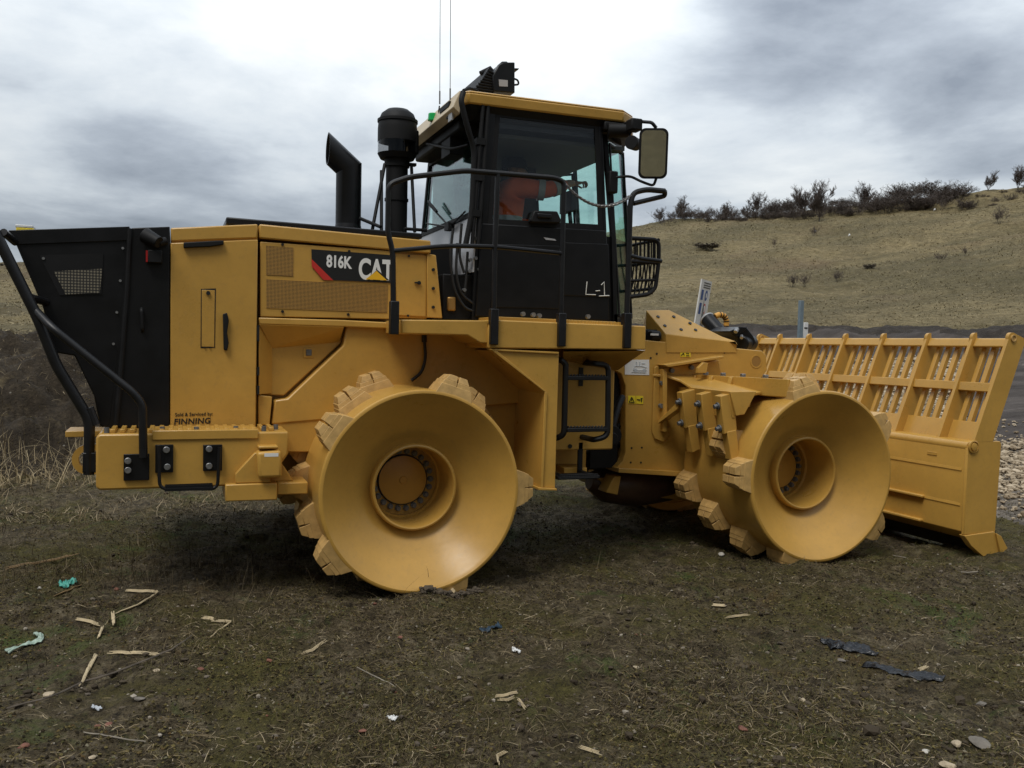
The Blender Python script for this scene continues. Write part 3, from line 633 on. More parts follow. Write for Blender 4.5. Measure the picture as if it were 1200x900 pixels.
for i in range(22):
    x = a.x+.02+(b.x-a.x-.04)*i/21; m.cyl((x, YL-.02, a.z), (x, YL-.02, a.z+.026), .008, n=6); m.cyl((x, YL-.032, a.z-.004), (x, YL-.02, a.z-.004), .009, n=6)
m.box(b.x-.06, b.x-.02, YL+.06, YL+.26, b.z-.01, b.z+.02); m.box(b.x-.06, b.x-.02, YL+.24, YL+.26, b.z, b.z+.24); m.box(a.x+.04, a.x+.08, YL+.06, YL+.26, b.z-.01, b.z+.02)
m.build('bottom_step', BLKM, la, .003)
m = MB(); m.cyl((1.74, -1.05, 1.0), (1.74, -.75, 1.0), .085, n=20); m.cyl((1.72, -1.1, .98), (1.72, -1.0, .98), .05, n=16); m.tube([(1.76, -1.0, 1.05), (1.85, -.9, 1.2), (1.95, -.8, 1.3)], .03, fil=.1); m.build('filter_canister', BLKM, lc, .006)
m = MB(); m.box(1.80, 2.06, -.52, .52, .66, 1.9); m.build('hitch_tower', BLKM, lc)

# --- deck hand rails and posts
YR = -1.49
hr = empty('deck_handrail'); hr.parent = lc
def A(x, y, Y=YR): return at(x, y, Y=Y)
RTB = .019
m = MB(); m.tube([A(461, 380), A(460.5, 302), A(459, 290), A(454.5, 272), A(455, 216), A(480, 207.5), A(545, 200), A(650, 208.5), A(661, 213), A(659, 300), A(657, 395)], RTB, n=10, fil=.05); m.build('top_rail', TUBE, hr)
m = MB(); m.tube([A(461, 294), A(525, 288), A(580, 289), A(660, 297)], .017, n=10, fil=.1); m.build('mid_rail', TUBE, hr)
m = MB(); m.tube([A(583.5, 203), A(580, 290), A(578.5, 395)], RTB, n=10); m.build('post', TUBE, hr)
for (x, y0, y1) in ((461.5, 353, 392), (578, 362, 404), (657, 367, 406)):
    a, b = A(x, y0), A(x, y1); m = MB(); m.box(a.x-.030, a.x+.030, YR-.045, YR+.02, b.z, a.z); m.build('post_sleeve', TUBE, hr, .006)
gr = empty('entry_grab_rail'); gr.parent = lc
m = MB(); m.tube([A(733.5, 400), A(736, 330), A(738.5, 240), A(742, 226), A(757, 222), A(779, 224)], RTB+.002, n=10, fil=.05)
e0 = A(779, 224); m.tube([e0, e0+Vector((.02, .03, -.03)), A(744, 238)+Vector((0, .02, 0))], RTB, n=10, fil=.03)
m.build('rail', TUBE, gr)
m = MB(); m.tube([A(736, 299), A(752, 303), A(775, 306)], .016); m.build('crossbar', TUBE, gr)
a, b = A(733.5, 367), A(732.5, 408); m = MB(); m.box(a.x-.03, a.x+.03, YR-.045, YR+.02, b.z, a.z); m.build('post_sleeve', TUBE, gr, .006)
# slack chain
P0, P1 = A(661, 214), A(739.5, 229); n = 34; m = MB(); L_ = []
for i in range(n+1):
    t = i/n; L_.append(P0.lerp(P1, t)+Vector((0, 0, -.46*t*(1-t)*1.05)))
for i in range(n):
    c = (L_[i]+L_[i+1])/2; d = (L_[i+1]-L_[i]).normalized(); s = Vector((0, 1, 0)) if i % 2 else d.cross(Vector((0, 1, 0))).normalized()
    if i % 2 == 0: s = (s+Vector((0, .5, 0))).normalized()
    ring = [c+d*(.021*math.cos(2*math.pi*k/10))+s*(.011*math.sin(2*math.pi*k/10)) for k in range(10)]
    for k in range(10): m.tube([ring[k], ring[(k+1) % 10]], .0042, n=5, caps=False)
m.build('chain', CHAIN, gr)

# --- cab
YC = -.85
cab = empty('cab'); cab.parent = lc
ZB, ZS, ZT = 1.86, 2.66, 3.5
def plan(dx0=0., dx1=0., dy=0.): return [(.585+dx0, -.85+dy), (1.82+dx1, -.85+dy), (2.13+dx1, -.52+dy*.6), (2.13+dx1, .52-dy*.6), (1.82+dx1, .85-dy), (.585+dx0, .85-dy)]
pb, ps, pt = plan(-.0, .045), plan(.025, 0.0), plan(.085, -.09, .03)
bot = [(x, y*.995) for x, y in plan(.03, .03)]
m = MB(); m.plan([(x+(.02 if x < 1 else -.02), y*.97) for x, y in pb], ZB, ZS-.03, [(x+(.02 if x < 1 else -.02), y*.97) for x, y in ps]); m.build('cab_base', BLK, cab)
def lerp_plan(i, z):
    if z < ZS: t = (z-ZB)/(ZS-ZB); a, b = pb[i], ps[i]
    else: t = (z-ZS)/(ZT-ZS); a, b = ps[i], pt[i]
    return Vector((a[0]+(b[0]-a[0])*t, a[1]+(b[1]-a[1])*t, z))
for i, w in ((0, .05), (1, .045), (2, .03), (3, .03), (4, .045), (5, .05)):
    m = MB(); c = [lerp_plan(i, z) for z in (ZB, ZS, ZT)]
    for a, b in ((c[0], c[1]), (c[1], c[2])):
        sx = w if i in (0, 5) else w*.8; sy = .045 if i != 1 and i != 4 else .04
        k = 1 if i in (0, 5) else -1; s = 1 if i < 3 else -1
        m.hexa([a, a+Vector((k*sx, 0, 0)), a+Vector((k*sx, s*sy, 0)), a+Vector((0, s*sy, 0))], [b, b+Vector((k*sx, 0, 0)), b+Vector((k*sx, s*sy, 0)), b+Vector((0, s*sy, 0))])
    m.build('corner_post', BLK, cab)
m = MB(); top = [tuple(p) for p in pt]; m.plan([(x, y) for x, y in pt], 3.42, 3.50); m.build('header', BLK, cab)
def pane(name, i, j, z0, z1, inset=.04, off=0., mt=GLASS, parent=cab):
    a, b, c, d = lerp_plan(i, z0), lerp_plan(j, z0), lerp_plan(j, z1), lerp_plan(i, z1)
    cen = (a+b+c+d)/4; nrm = (b-a).cross(d-a).normalized()
    q = [p+(b-a).normalized()*(inset if k in (0, 3) else -inset)+nrm*off for k, p in enumerate((a, b, c, d))]
    return MB().hexa(q, [p-nrm*.006 for p in q]).build(name, mt, parent)
pane('rear_window', 5, 0, 2.74, 3.42, .07)
pane('corner_window', 1, 2, 1.98, 3.42, .03); pane('windscreen', 2, 3, 1.98, 3.42, .03); pane('corner_window', 3, 4, 1.98, 3.42, .03)
# front lower trim keeps the glass in a dark frame
m = MB()
for i, j in ((1, 2), (3, 4)):
    a, b = lerp_plan(i, 1.9), lerp_plan(j, 1.9); a2, b2 = lerp_plan(i, 1.99), lerp_plan(j, 1.99); m.hexa([a, b, b+Vector((-.03, 0, 0)), a+Vector((-.03, 0, 0))], [a2, b2, b2+Vector((-.03, 0, 0)), a2+Vector((-.03, 0, 0))])
m.build('sill_trim', BLK, cab)
# rear wall: panel with reflected sky put into its grey, dark frame round the window, wiper
m = MB(); a, b = lerp_plan(5, 2.28), lerp_plan(0, 2.28); c, d = lerp_plan(0, 2.72), lerp_plan(5, 2.72)
off = Vector((-.012, 0, 0)); b = b+Vector((0, -.0, 0))
m.hexa([a+off, b+off, b, a], [d+off, c+off, c, d]); m.build('rear_panel', GREY, cab)
def frame(name, i, j, z0, z1, w, t, mt, parent, inset=.03, off=.0):
    a, b, c, d = [lerp_plan(k, z) for k, z in ((i, z0), (j, z0), (j, z1), (i, z1))]
    u = (b-a).normalized(); nrm = (b-a).cross(d-a).normalized()
    o = [a+u*inset, b-u*inset, c-u*inset, d+u*inset]; cen = sum(o, Vector())/4
    inn = [p+u*(w if k in (0, 3) else -w)+Vector((0, 0, w if k < 2 else -w)) for k, p in enumerate(o)]
    m = MB()
    for k in range(4):
        k2 = (k+1) % 4; q = [o[k], o[k2], inn[k2], inn[k]]; m.hexa([p+nrm*(off+t) for p in q], [p+nrm*off for p in q])
    return m.build(name, mt, parent, .003)
frame('window_gasket', 5, 0, 2.72, 3.42, .042, .02, BLKM, cab, .05)
frame('corner_window_frame', 1, 2, 1.97, 3.40, .022, .014, BLKM, cab, .02)
frame('corner_window_frame', 3, 4, 1.97, 3.40, .022, .014, BLKM, cab, .02)
m = MB(); w0 = at(527, 266, X=.575); w1 = at(503, 240, X=.57); m.tube([w0, w1], .008, n=6); m.tube([at(512, 248, X=.565), at(502, 236, X=.562)], .012, n=6); m.tube([at(500, 262, X=.57), w0, at(545, 248, X=.58)], .008, n=6); m.box(w0.x-.03, w0.x+.02, w0.y-.06, w0.y+.06, w0.z-.03, w0.z+.03); m.build('rear_wiper', BLKM, cab)
# near door
Yd = -.872
dor = empty('door'); dor.parent = cab
outer = poly([(573, 128), (706, 143), (714.5, 376), (557, 371)], Yd)
glp = poly([(585, 137), (692, 149), (698, 258), (694, 266), (672, 268), (585, 258), (576, 250)], Yd)
hole = poly([(581, 132), (702, 146.5), (707, 270), (571.5, 262.5)], Yd)
m = MB()
for k in range(4):
    a, b = outer[k] if k < 2 else None, None
tb = [outer[0], outer[1], hole[1], hole[0]]; m.prism(tb, Yd, YC); m.prism([outer[1], poly([(711, 272)], Yd)[0], hole[2], hole[1]], Yd, YC); m.prism([outer[0], hole[0], hole[3], poly([(564.5, 262)], Yd)[0]], Yd, YC)
m.build('door_frame', BLK, dor, .004)
m = MB(); m.prism(poly([(564.5, 261.5), (711, 270), (714.5, 376), (557, 371)], Yd-.004), Yd-.004, YC); m.build('lower_panel', BLK, dor, .008)
m = MB(); m.prism(hole, Yd+.009, Yd+.014); m.build('door_glass', DGLASS, dor)
gasket_o = hole; gi = poly([(586, 137), (697, 150.5), (701, 263), (577.5, 256.5)], Yd)
m = MB()
for k in range(4): m.prism([hole[k], hole[(k+1) % 4], gi[(k+1) % 4], gi[k]], Yd+.002, Yd+.008)
m.build('door_gasket', BLKM, dor)
m = MB(); m.prism(poly([(660, 284), (713, 286), (716, 349), (661, 346)], Yd-.012), Yd-.012, Yd-.003); m.prism(poly([(583, 286), (656, 288), (655, 362), (575, 360)], Yd-.012), Yd-.012, Yd-.003); m.build('door_pressing', BLK, dor, .008)
m = MB(); m.prism(poly([(620, 259), (625, 247), (652, 248), (657, 259), (655, 262), (622, 261)], Yd-.03), Yd-.055, Yd+.01); dh = m.build('handle_housing', BLKM, dor, .012)
p = at(638, 253, Y=Yd-.06); MB().box(p.x-.06, p.x+.06, Yd-.07, Yd-.05, p.z-.018, p.z+.018).build('handle', BLK, dh, .008)
m = MB(); m.prism(poly([(637, 278), (650, 280), (652, 282), (640, 281)], Yd-.008), Yd-.008, Yd-.003); m.build('handle_plate', GREY, dor)
m = MB()
for s in (((688, 330), (686.5, 345), (698, 345.5)), ((698, 341), (703, 340.6)), ((704.5, 334), (708, 330.5), (708.5, 347)), ((702, 347), (714, 346.4))):
    m.tube([at(*q, Y=Yd-.0135) for q in s], .004, n=6)
m.build('chalk_mark', CHALK, dor)
m = MB()
for a, b in (((567, 110), (553, 290)), ((573, 112), (560, 290))): m.tube([at(*a, Y=-.9), at(*b, Y=-.9)], .016, n=8)
m.tube([at(543, 108, Y=-.93), at(540, 118, Y=-.95), at(548, 150, Y=-.93), at(556, 175, Y=-.9), at(553, 250, Y=-.9), at(545, 290, Y=-.9)], .022, n=10, fil=.2)
for q in ((562, 166), (559, 208), (556, 250)): p = at(*q, Y=-.9); m.box(p.x-.03, p.x+.04, -.92, -.85, p.z-.025, p.z+.025)
m.build('cable_conduit', BLKM, cab)
# services behind the door at the foot of the cab
m = MB(); m.box(.36, .62, -.8, .8, 1.9, 2.26); m.box(.28, .5, -.6, .6, 1.9, 2.5); m.build('service_box', BLKM, cab, .01)
m = MB()
for a in ([(531, 268), (527, 300), (532, 340), (545, 362), (562, 366)], [(536, 285), (534, 320), (540, 345), (556, 357)], [(548, 295), (546, 330), (544, 345)], [(541, 262), (538, 300), (544, 320)]): m.tube([at(*q, Y=-.84) for q in a], .011, n=8, fil=.1)
m.build('hydraulic_hose', RUB, cab)
m = MB()
for q in ((543, 340), (550, 305), (556, 303), (549, 318), (560, 316), (556, 280)): p = at(*q, Y=-.83); m.cyl(p, p+Vector((0, -.04, .0)), .014, n=8)
m.build('hose_fitting', DSTEEL, cab)
p = at(528, 357, Y=-.8); m = MB(); m.box(p.x-.03, p.x+.04, -.82, -.74, p.z-.05, p.z+.06); m.build('valve_block', simple('brass', (.45, .26, .08), .4, metal=.6), cab, .012)
for q in ((612, 368), (624, 369), (631, 370), (688, 371)):
    p = at(*q, Y=-.95); MB().cyl(p, p+Vector((0, -.03, 0)), .018, n=10).build('mount_bolt', STEEL, cab)
m = MB(); m.box(.62, 1.85, -.86, .86, 1.80, 1.9); m.build('cab_mount', BLKM, cab)
# roof
rf = empty('roof'); rf.parent = cab
RP = [(.46, -.86), (.50, -.93), (1.83, -.93), (1.98, -.80), (2.2, -.4), (2.2, .4), (1.98, .80), (1.83, .93), (.50, .93), (.46, .86)]
sh = lambda P, k, d=0: [((x-1.3)*k+1.3, y*k) for x, y in P]
m = MB(); m.plan(sh(RP, .99), 3.555, 3.635, RP); m.plan(RP, 3.635, 3.655, sh(RP, .985)); m.build('roof_shell', YEL, rf, .012)
m = MB(); m.plan(sh(RP, .90), 3.46, 3.57, sh(RP, .985)); m.build('roof_lining', BLKM, rf)
m = MB(); m.prism([(.455, 3.48), (.47, 3.655), (.45, 3.66), (.40, 3.53)], -.86, .86); m.build('rear_visor', simple('lit_roof_edge_tan', (.58, .47, .31), .45, var=.1), rf, .006)  # rear edge of the roof; light falling on it is put into the tan
m = MB(); m.box(.5, .75, -.7, .7, 3.40, 3.5); m.build('rear_duct', BLKM, rf, .02)
m = MB(); m.tube([at(548, 170, X=.56), at(530, 175, X=.5), at(500, 168, X=.48)], .012, fil=.1); m.box(.50, .62, -.45, -.2, 3.26, 3.40); m.build('rear_work_lamp', BLKM, rf, .01)
p = at(693, 126, Y=-.6); MB().cyl((p.x, -.6, 3.65), (p.x, -.6, 3.69), .03, n=14).build('red_marker', REDL, rf)
# air-conditioner pack
ac = empty('air_conditioner'); ac.parent = rf
Ya = -.55
m = MB(); m.prism(poly([(556, 108), (572, 110), (578, 84), (574, 78)], Ya), Ya, .3)
for i in range(9):
    t = i/8; a = at(553+20*t, 107-24*t, Y=Ya); m.tube([a, at(578, 107-24*t+3, Y=Ya)], .010, n=6)
m.build('condenser_fins', BLKM, ac)
m = MB(); m.prism(poly([(577, 108), (576, 90), (583, 77), (589, 74), (602, 74), (602, 110)], Ya), Ya-.03, .25); m.prism(poly([(586, 78), (587, 72.5), (594, 72.5), (595, 78)], Ya), Ya-.02, Ya+.1); m.prism(poly([(597, 80), (608, 80.5), (606, 83), (597, 83)], Ya), Ya-.02, .2); m.build('housing', BLK, ac, .008)
m = MB(); m.prism(poly([(584.5, 93), (595, 94), (595, 101.5), (585, 101)], Ya-.032), Ya-.033, Ya-.03); m.build('data_label', GREY, ac)
m = MB(); m.tube([at(602, 92, Y=Ya), at(607, 94, Y=Ya), at(608, 99, Y=Ya), at(603, 99.5, Y=Ya)], .008, fil=.03); m.build('pipe', BLKM, ac)
m = MB(); m.tube([at(563, 86, Y=-.4), at(574, 80, Y=-.4), at(577, 84, Y=-.4)], .02); m.build('condenser_hose', BLKM, ac); m = MB(); m.tube([at(543, 106, Y=-.75), at(550, 103, Y=-.7), at(560, 107, Y=-.6)], .012, fil=.05); m.build('condenser_hose', BLKM, ac)
an = empty('aerials'); an.parent = rf
for x, y, yt in ((515.3, 122, -18), (527.5, 118, -12)):
    b = at(x, y, X=.44); t = at(x+.6, yt, X=.44); mid = b.lerp(t, .11); m = MB(); m.tube([b, mid], .006, n=6); m.tube([mid, t], .0027, n=6); m.build('aerial_whip', DSTEEL, an)
b = at(525, 126, X=.44); m = MB(); m.box(b.x-.03, b.x+.03, b.y-.12, b.y+.14, b.z-.02, b.z+.02); m.box(b.x-.02, b.x+.02, b.y-.09, b.y-.02, b.z-.1, b.z); m.tube([at(515, 124, X=.43), at(514, 131, X=.43), at(516, 137, X=.43)], .006); m.build('aerial_bracket', BLKM, an, .006)
m = MB(); q = at(529, 137.5, X=.43); m.box(q.x-.012, q.x, q.y-.05, q.y+.05, q.z-.03, q.z+.03); m.build('bracket_label', GREY, an)
b = at(507, 135, X=.42); m = MB(); m.cyl((b.x, b.y, b.z-.05), (b.x, b.y, b.z+.015), .04, .036, n=18); m.build('green_beacon', GREEN, rf, .006)
# mirrors and lamps at the front corner
mi = empty('mirror'); mi.parent = cab
Ym = -1.25
mp_ = [at(*q, Y=Ym) for q in ((751, 151), (778.5, 149.5), (780, 209), (752.5, 210))]
c = sum(mp_, Vector())/4; hw = (mp_[1]-mp_[0]).length/2; hh = (mp_[0]-mp_[3]).length/2
def rrect(hw, hh, r, k=6):
    o = []
    for sx, sz, a0 in ((1, 1, 0), (-1, 1, 90), (-1, -1, 180), (1, -1, 270)):
        for i in range(k+1):
            t = R(a0+90*i/k); o.append((sx*(hw-r)+r*math.cos(t), sz*(hh-r)+r*math.sin(t)))
    return o
dirn = Vector((-.42, -.9, -.12)).normalized(); sd_ = Vector((.9, -.42, 0)).normalized(); um_ = (Vector((0, 0, 1))-dirn*dirn.z).normalized()
kx = hw/abs(sd_.x)
O = [c+sd_*u+um_*w for u, w in rrect(kx*.98, hh, .05)]
B_ = [c-dirn*.07+sd_*(u*.8)+um_*(w*.88) for u, w in rrect(kx*.98, hh, .05)]
MB().hexa(B_, O).build('mirror_housing', BLKM, mi, sharp=50)
MB().hexa([c+dirn*.001+sd_*u+um_*w for u, w in rrect(kx*.98-.018, hh-.018, .04)], [c+dirn*.006+sd_*u+um_*w for u, w in rrect(kx*.98-.018, hh-.018, .04)]).build('mirror_face', MIRROR, mi)
m = MB(); m.tube([at(728, 146, Y=-.88), at(745, 142, Y=-1.0), at(764, 143.5, Y=Ym+.05), at(769, 150, Y=Ym+.05)], .014, fil=.05); m.build('mirror_arm', TUBE, mi); m = MB(); m.tube([at(720, 208, Y=-.9), at(738, 206, Y=-1.0), at(752, 213, Y=-1.15), at(766, 218, Y=Ym+.05), at(769, 209, Y=Ym+.05)], .011, fil=.06); m.build('mirror_arm', TUBE, mi)
m = MB(); m.box(*sorted((at(741, 0, Y=-1.05).x, at(754, 0, Y=-1.05).x)), -1.1, -.99, at(745, 154, Y=-1.05).z, at(745, 140, Y=-1.05).z); m.build('bracket', BLKM, mi, .012)
m = MB(); c2 = at(741.5, 168, Y=-1.05); m.cyl(c2+Vector((.05, .03, 0)), c2+Vector((-.03, -.03, 0)), .05, .056, n=22); m.tube([c2, at(738, 158, Y=-1.0), at(742, 150, Y=-1.0)], .01); m.build('front_lamp', BLKM, mi, .01)
m = MB(); c3 = at(720, 154, Y=-.9); m.cyl(c3+Vector((-.06, 0, 0)), c3+Vector((.1, -.06, 0)), .06, .05, n=16); m.box(c3.x-.1, c3.x+.14, -.92, -.84, c3.z+.0, c3.z+.07); m.build('corner_lamp', BLKM, cab, .01)
m = MB(); p = at(717, 214, Y=-.88); m.box(p.x-.04, p.x+.04, -.92, -.86, p.z-.09, p.z+.09); m.build('door_hinge', BLKM, dor, .012)
# slatted guard ahead of the cab
bk = empty('slatted_guard'); bk.parent = cab
Yg = -.82
m = MB(); q = [at(*k, Y=Yg) for k in ((737, 279), (772, 281), (772, 306), (768, 338), (760, 345), (737, 348))]
m.tube([q[0], q[1], q[2], q[3], q[4], q[5]], .018, n=8, fil=.06); m.tube([at(737, 306, Y=Yg), at(772, 308, Y=Yg)], .018); m.tube([at(737, 329, Y=Yg), at(770, 328, Y=Yg)], .012)
q2 = [k+Vector((0, .5, 0)) for k in q]; m.tube(q2, .018, n=8, fil=.06)
for k in (1, 2, 3): m.tube([q[k], q2[k]], .014, n=6)
m.build('guard_frame', BLKM, bk)
m = MB()
for i in range(6):
    x0 = 740+i*5.2; m.tube([at(x0, 280, Y=Yg), at(x0-.2, 306, Y=Yg)], .008, n=5); m.tube([at(x0, 310, Y=Yg), at(x0+1, 328, Y=Yg)], .007, n=5); m.tube([at(x0+3, 329, Y=Yg), at(x0-2, 345, Y=Yg)], .007, n=5)
for i in range(1, 8):
    y = Yg+.5*i/8; m.tube([(q[1].x, y, q[1].z), (q[2].x, y, q[2].z), (q[3].x, y, q[3].z)], .007, n=5)
m.build('guard_slats', BLKM, bk)
# interior
it = empty('interior'); it.parent = cab
m = MB(); m.box(.95, 1.42, -.28, .28, 2.1, 2.55); m.prism([(.86, 2.45), (.98, 2.55), (.88, 3.12), (.76, 3.1)], -.27, .27); m.prism([(.78, 3.1), (.88, 3.12), (.85, 3.34), (.78, 3.32)], -.15, .15); m.build('driver_seat', INT, it, .04, seg=3)
m = MB(); m.tube([(1.75, 0, 1.95), (1.72, 0, 2.45), (1.60, 0, 2.62)], .05); m.build('steering_column', INT, it)
m = MB(); q = []
for i in range(25):
    t = 2*math.pi*i/24; q.append(Vector((1.57, 0, 2.66))+Vector((.45, 0, .9)).normalized().cross(Vector((0, 1, 0)))*(.19*math.cos(t))+Vector((0, 1, 0))*(.19*math.sin(t)))
m.tube(q, .015, n=8, caps=False); m.build('steering_wheel', INT, it)
m = MB(); m.box(1.72, 1.98, .1, .62, 2.5, 2.75); m.box(1.78, 1.84, -.02, .24, 2.95, 3.14); m.tube([(1.86, .1, 2.7), (1.82, .11, 3.0)], .02); m.box(.9, 1.4, .34, .56, 2.2, 2.62); m.box(.9, 1.3, -.5, -.34, 2.2, 2.55); m.tube([(1.3, -.42, 2.5), (1.36, -.42, 2.72)], .02); m.build('console', INT, it, .015)
m = MB(); m.box(.7, 2.0, -.78, .78, 1.9, 1.96); m.box(.70, .74, .1, .78, 2.66, 3.42); m.box(1.34, 1.44, .76, .81, 2.66, 3.42); m.box(.75, 2.0, .74, .80, 3.24, 3.42); m.box(1.44, 1.56, .3, .34, 2.7, 3.42); m.prism([(.75, 2.66), (1.05, 2.66), (1.05, 3.0), (1.2, 3.42), (.75, 3.42)], .80, .815); m.build('floor_trim', INT, it); MB().box(.72, 1.95, -.72, .72, 3.37, 3.40).build('headliner', LINER, it); MB().box(.72, 1.98, -.76, .76, 1.965, 2.0).build('floor_mat', simple('floor_grey', (.16, .16, .155), .8), it)
# --- front frame
YF = -.60
m = MB()
fo = poly([(716, 395), (862, 408), (893, 411), (898, 416), (899, 434), (893, 442), (870, 470), (840, 556), (722, 549), (730, 540), (733, 530), (733, 452), (728, 438), (716, 432)], YF)
m.prism(fo, YF, -.5); m.prism([(2.13, .7), (3.9, .6), (3.9, 1.2), (3.3, 1.72), (2.13, 1.7)], -.49, .6)
ff = m.build('front_frame', YEL, lc, .008)
m = MB(); m.prism(poly([(722, 548), (800, 552), (800, 558), (722, 553)], YF), YF-.05, -.4); m.build('bottom_flange', YEL, ff, .004)
m = MB(); m.prism(poly([(700, 560), (850, 566), (830, 590), (718, 577)], -.35), -.35, .35); m.prism(poly([(714, 556), (722, 556), (718, 578), (704, 575)], -.45), -.55, -.38); m.build('articulation_yoke', YEL, ff, .008)
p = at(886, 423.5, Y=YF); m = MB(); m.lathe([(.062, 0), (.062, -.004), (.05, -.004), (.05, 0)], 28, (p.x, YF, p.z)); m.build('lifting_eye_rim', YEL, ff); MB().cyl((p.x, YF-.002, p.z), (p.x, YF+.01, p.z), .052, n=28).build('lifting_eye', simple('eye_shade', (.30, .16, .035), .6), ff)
for q in ((740, 525), (752, 524.5), (739, 542), (751, 542), (769.5, 414.5), (790, 411), (820, 412), (849, 413), (762.5, 419.5)):
    p = at(*q, Y=YF); MB().cyl((p.x, YF-.0005, p.z), (p.x, YF-.004, p.z), .009, n=10).build('bolt_hole', DECK, ff)
pl = MB().prism(poly([(732, 423), (734, 421.5), (760.5, 421.5), (760.5, 439.5), (732, 439)], YF), YF-.004, YF-.001).build('machine_plate', DECW, ff)
m = MB()
def L(p, q, w=.0035): m.tube([at(*p, Y=YF-.006), at(*q, Y=YF-.006)], w, n=4)
for a, b in (((742, 434), (758, 434)), ((742, 434), (744, 429)), ((744, 429), (752, 429)), ((746, 428), (746, 424)), ((752, 426), (756, 426)), ((752, 429), (758, 431)), ((749, 429), (750, 424)), ((740, 436), (757, 436.5))): L(a, b)
for q in ((745, 434), (755, 434)): 
    p = at(*q, Y=YF-.005); m.cyl((p.x, YF-.0045, p.z), (p.x, YF-.007, p.z), .016, n=14)
m.build('plate_drawing', DECS, pl)
w = MB().prism(poly([(736, 463.5), (744.5, 463.8), (744.5, 473), (736, 472.7)], YF), YF-.004, YF-.001).build('warning_label', DECY, ff)
m = MB()
for a, b in (((737.3, 471.3), (740.3, 465.4)), ((740.3, 465.4), (743.4, 471.6)), ((743.4, 471.6), (737.3, 471.3)), ((740.3, 467.5), (740.3, 470))): L(a, b, .004)
m.build('warning_triangle', DECK, w)
w = MB().prism(poly([(745.3, 463.8), (753.5, 464), (753.5, 473.4), (745.3, 473)], YF), YF-.004, YF-.001).build('warning_label', DECY, ff)
m = MB()
for a, b in (((746.5, 468), (749.5, 468.5)), ((749, 469.5), (750.3, 468)), ((751.8, 466.5), (751.8, 471)), ((750.8, 466.8), (752.8, 466.8))): L(a, b, .005)
m.build('warning_figure', DECK, w)
w = MB().prism(poly([(797, 412.2), (809, 412.6), (809, 418.5), (797, 418)], YF), YF-.004, YF-.001).build('yellow_label', DECY, ff)
m = MB()
for a, b in (((798, 416.8), (801, 413.8)), ((801, 413.8), (802, 416.8)), ((804, 414), (807.5, 414.3)), ((804, 416.8), (807.8, 417))): L(a, b, .004)
m.build('label_marks', DECK, w)
# sloping cover with its bolts
a, b, c, d = at(757, 363.5, Y=.05), at(784, 363, Y=.55), at(864, 400, Y=.2), at(780, 391, Y=-.62)
T0 = at(757, 362.5, Y=0.0)
A0 = Vector((2.62, -.60, 1.865)); A1 = Vector((3.20, -.60, 1.795)); 
A0 = at(780, 391.5, Y=YF); A1 = at(861, 400.5, Y=YF); A0b = at(780.5, 413, Y=YF); A1b = at(863, 413, Y=YF)
B0 = Vector((2.36, -.18, 0)); d0_ = None
zt = A0.z+.215
B0 = at(757, 363.5, Z=zt)
pn_ = (A1-A0).cross(B0-A0).normalized()
def onp(x, y):
    d_ = at(x, y, Y=1.)-CAM; return CAM+d_*((A0-CAM).dot(pn_)/d_.dot(pn_))
B1 = onp(784, 363); E1 = onp(863, 403)
m = MB()
A0, A1, A0b, A1b = [k+Vector((0, -.006, 0)) for k in (A0, A1, A0b, A1b)]
vs = [A0, A1, B0, B1, E1, Vector((B1.x, B1.y+.03, B1.z-.05)), A0b, A1b, Vector((E1.x, E1.y+.05, A1b.z)), Vector((B0.x, B1.y+.1, A0b.z)), Vector((B0.x, B0.y, A0b.z))]
m.add(vs, [(0, 1, 4, 3, 2), (0, 6, 7, 1), (1, 7, 8, 4), (4, 8, 9, 5), (3, 4, 5), (2, 3, 5), (2, 5, 9, 10), (0, 2, 10, 6)])
cv = m.build('front_cover', YEL, ff, .006)
n_ = (A1-A0).cross(B0-A0).normalized(); n_ = n_ if n_.z > 0 else -n_
for q in ((771, 371.5), (779, 382), (789.5, 371.5), (798, 386.5), (808.5, 379), (815, 387)):
    d_ = (at(*q, Y=0)-CAM); k = (A0-CAM).dot(n_)/d_.dot(n_); p = CAM+d_*k
    MB().cyl(p-n_*.002, p+n_*.008, .016, n=12).build('cover_bolt', DECK, cv)
p0, p1 = at(760, 386, Y=-.5), at(773, 408, Y=-.5); m = MB(); m.box(p0.x-.05, p1.x, -.5, -.2, p1.z, p0.z); m.cyl((p0.x-.02, -.55, p0.z-.06), (p0.x+.08, -.55, p0.z-.06), .05, n=14); m.build('hydraulic_valve', BLKM, ff, .01)
p = at(763, 391.5, Y=-.56); MB().box(p.x-.03, p.x+.05, -.606, -.602, p.z-.012, p.z+.006).build('valve_tag', WHITE, ff)
# lift cylinder, wrapped hose, headlamp
m = MB(); c0, c1 = at(829, 374, Y=.1), at(846, 393, Y=-.1); m.cyl(c0, c1, .072, n=24); lcy = m.build('lift_cylinder', BLK, lc, .006); m = MB(); m.cyl(c0-(c1-c0).normalized()*.012, c0+(c1-c0).normalized()*.004, .074, n=24); m.build('cylinder_cap', GREY, lcy, .003)
m = MB(); ho = [at(*q, Y=.05) for q in ((838, 371), (843, 368.5), (849, 370), (851.5, 376), (850.5, 386), (848, 394))]; m.tube(ho, .028, n=12, fil=.03)
hs = m.build('hydraulic_hose', ORHOSE, lc)
m = MB(); P = fillet(ho, .03)
for i in range(4, len(P)-2, 3):
    d_ = (P[i+1]-P[i-1]).normalized(); m.cyl(P[i]-d_*.005, P[i]+d_*.005, .030, n=12)
m.build('wrap_bands', RUB, hs)
hl = empty('headlamp_unit'); hl.parent = lc
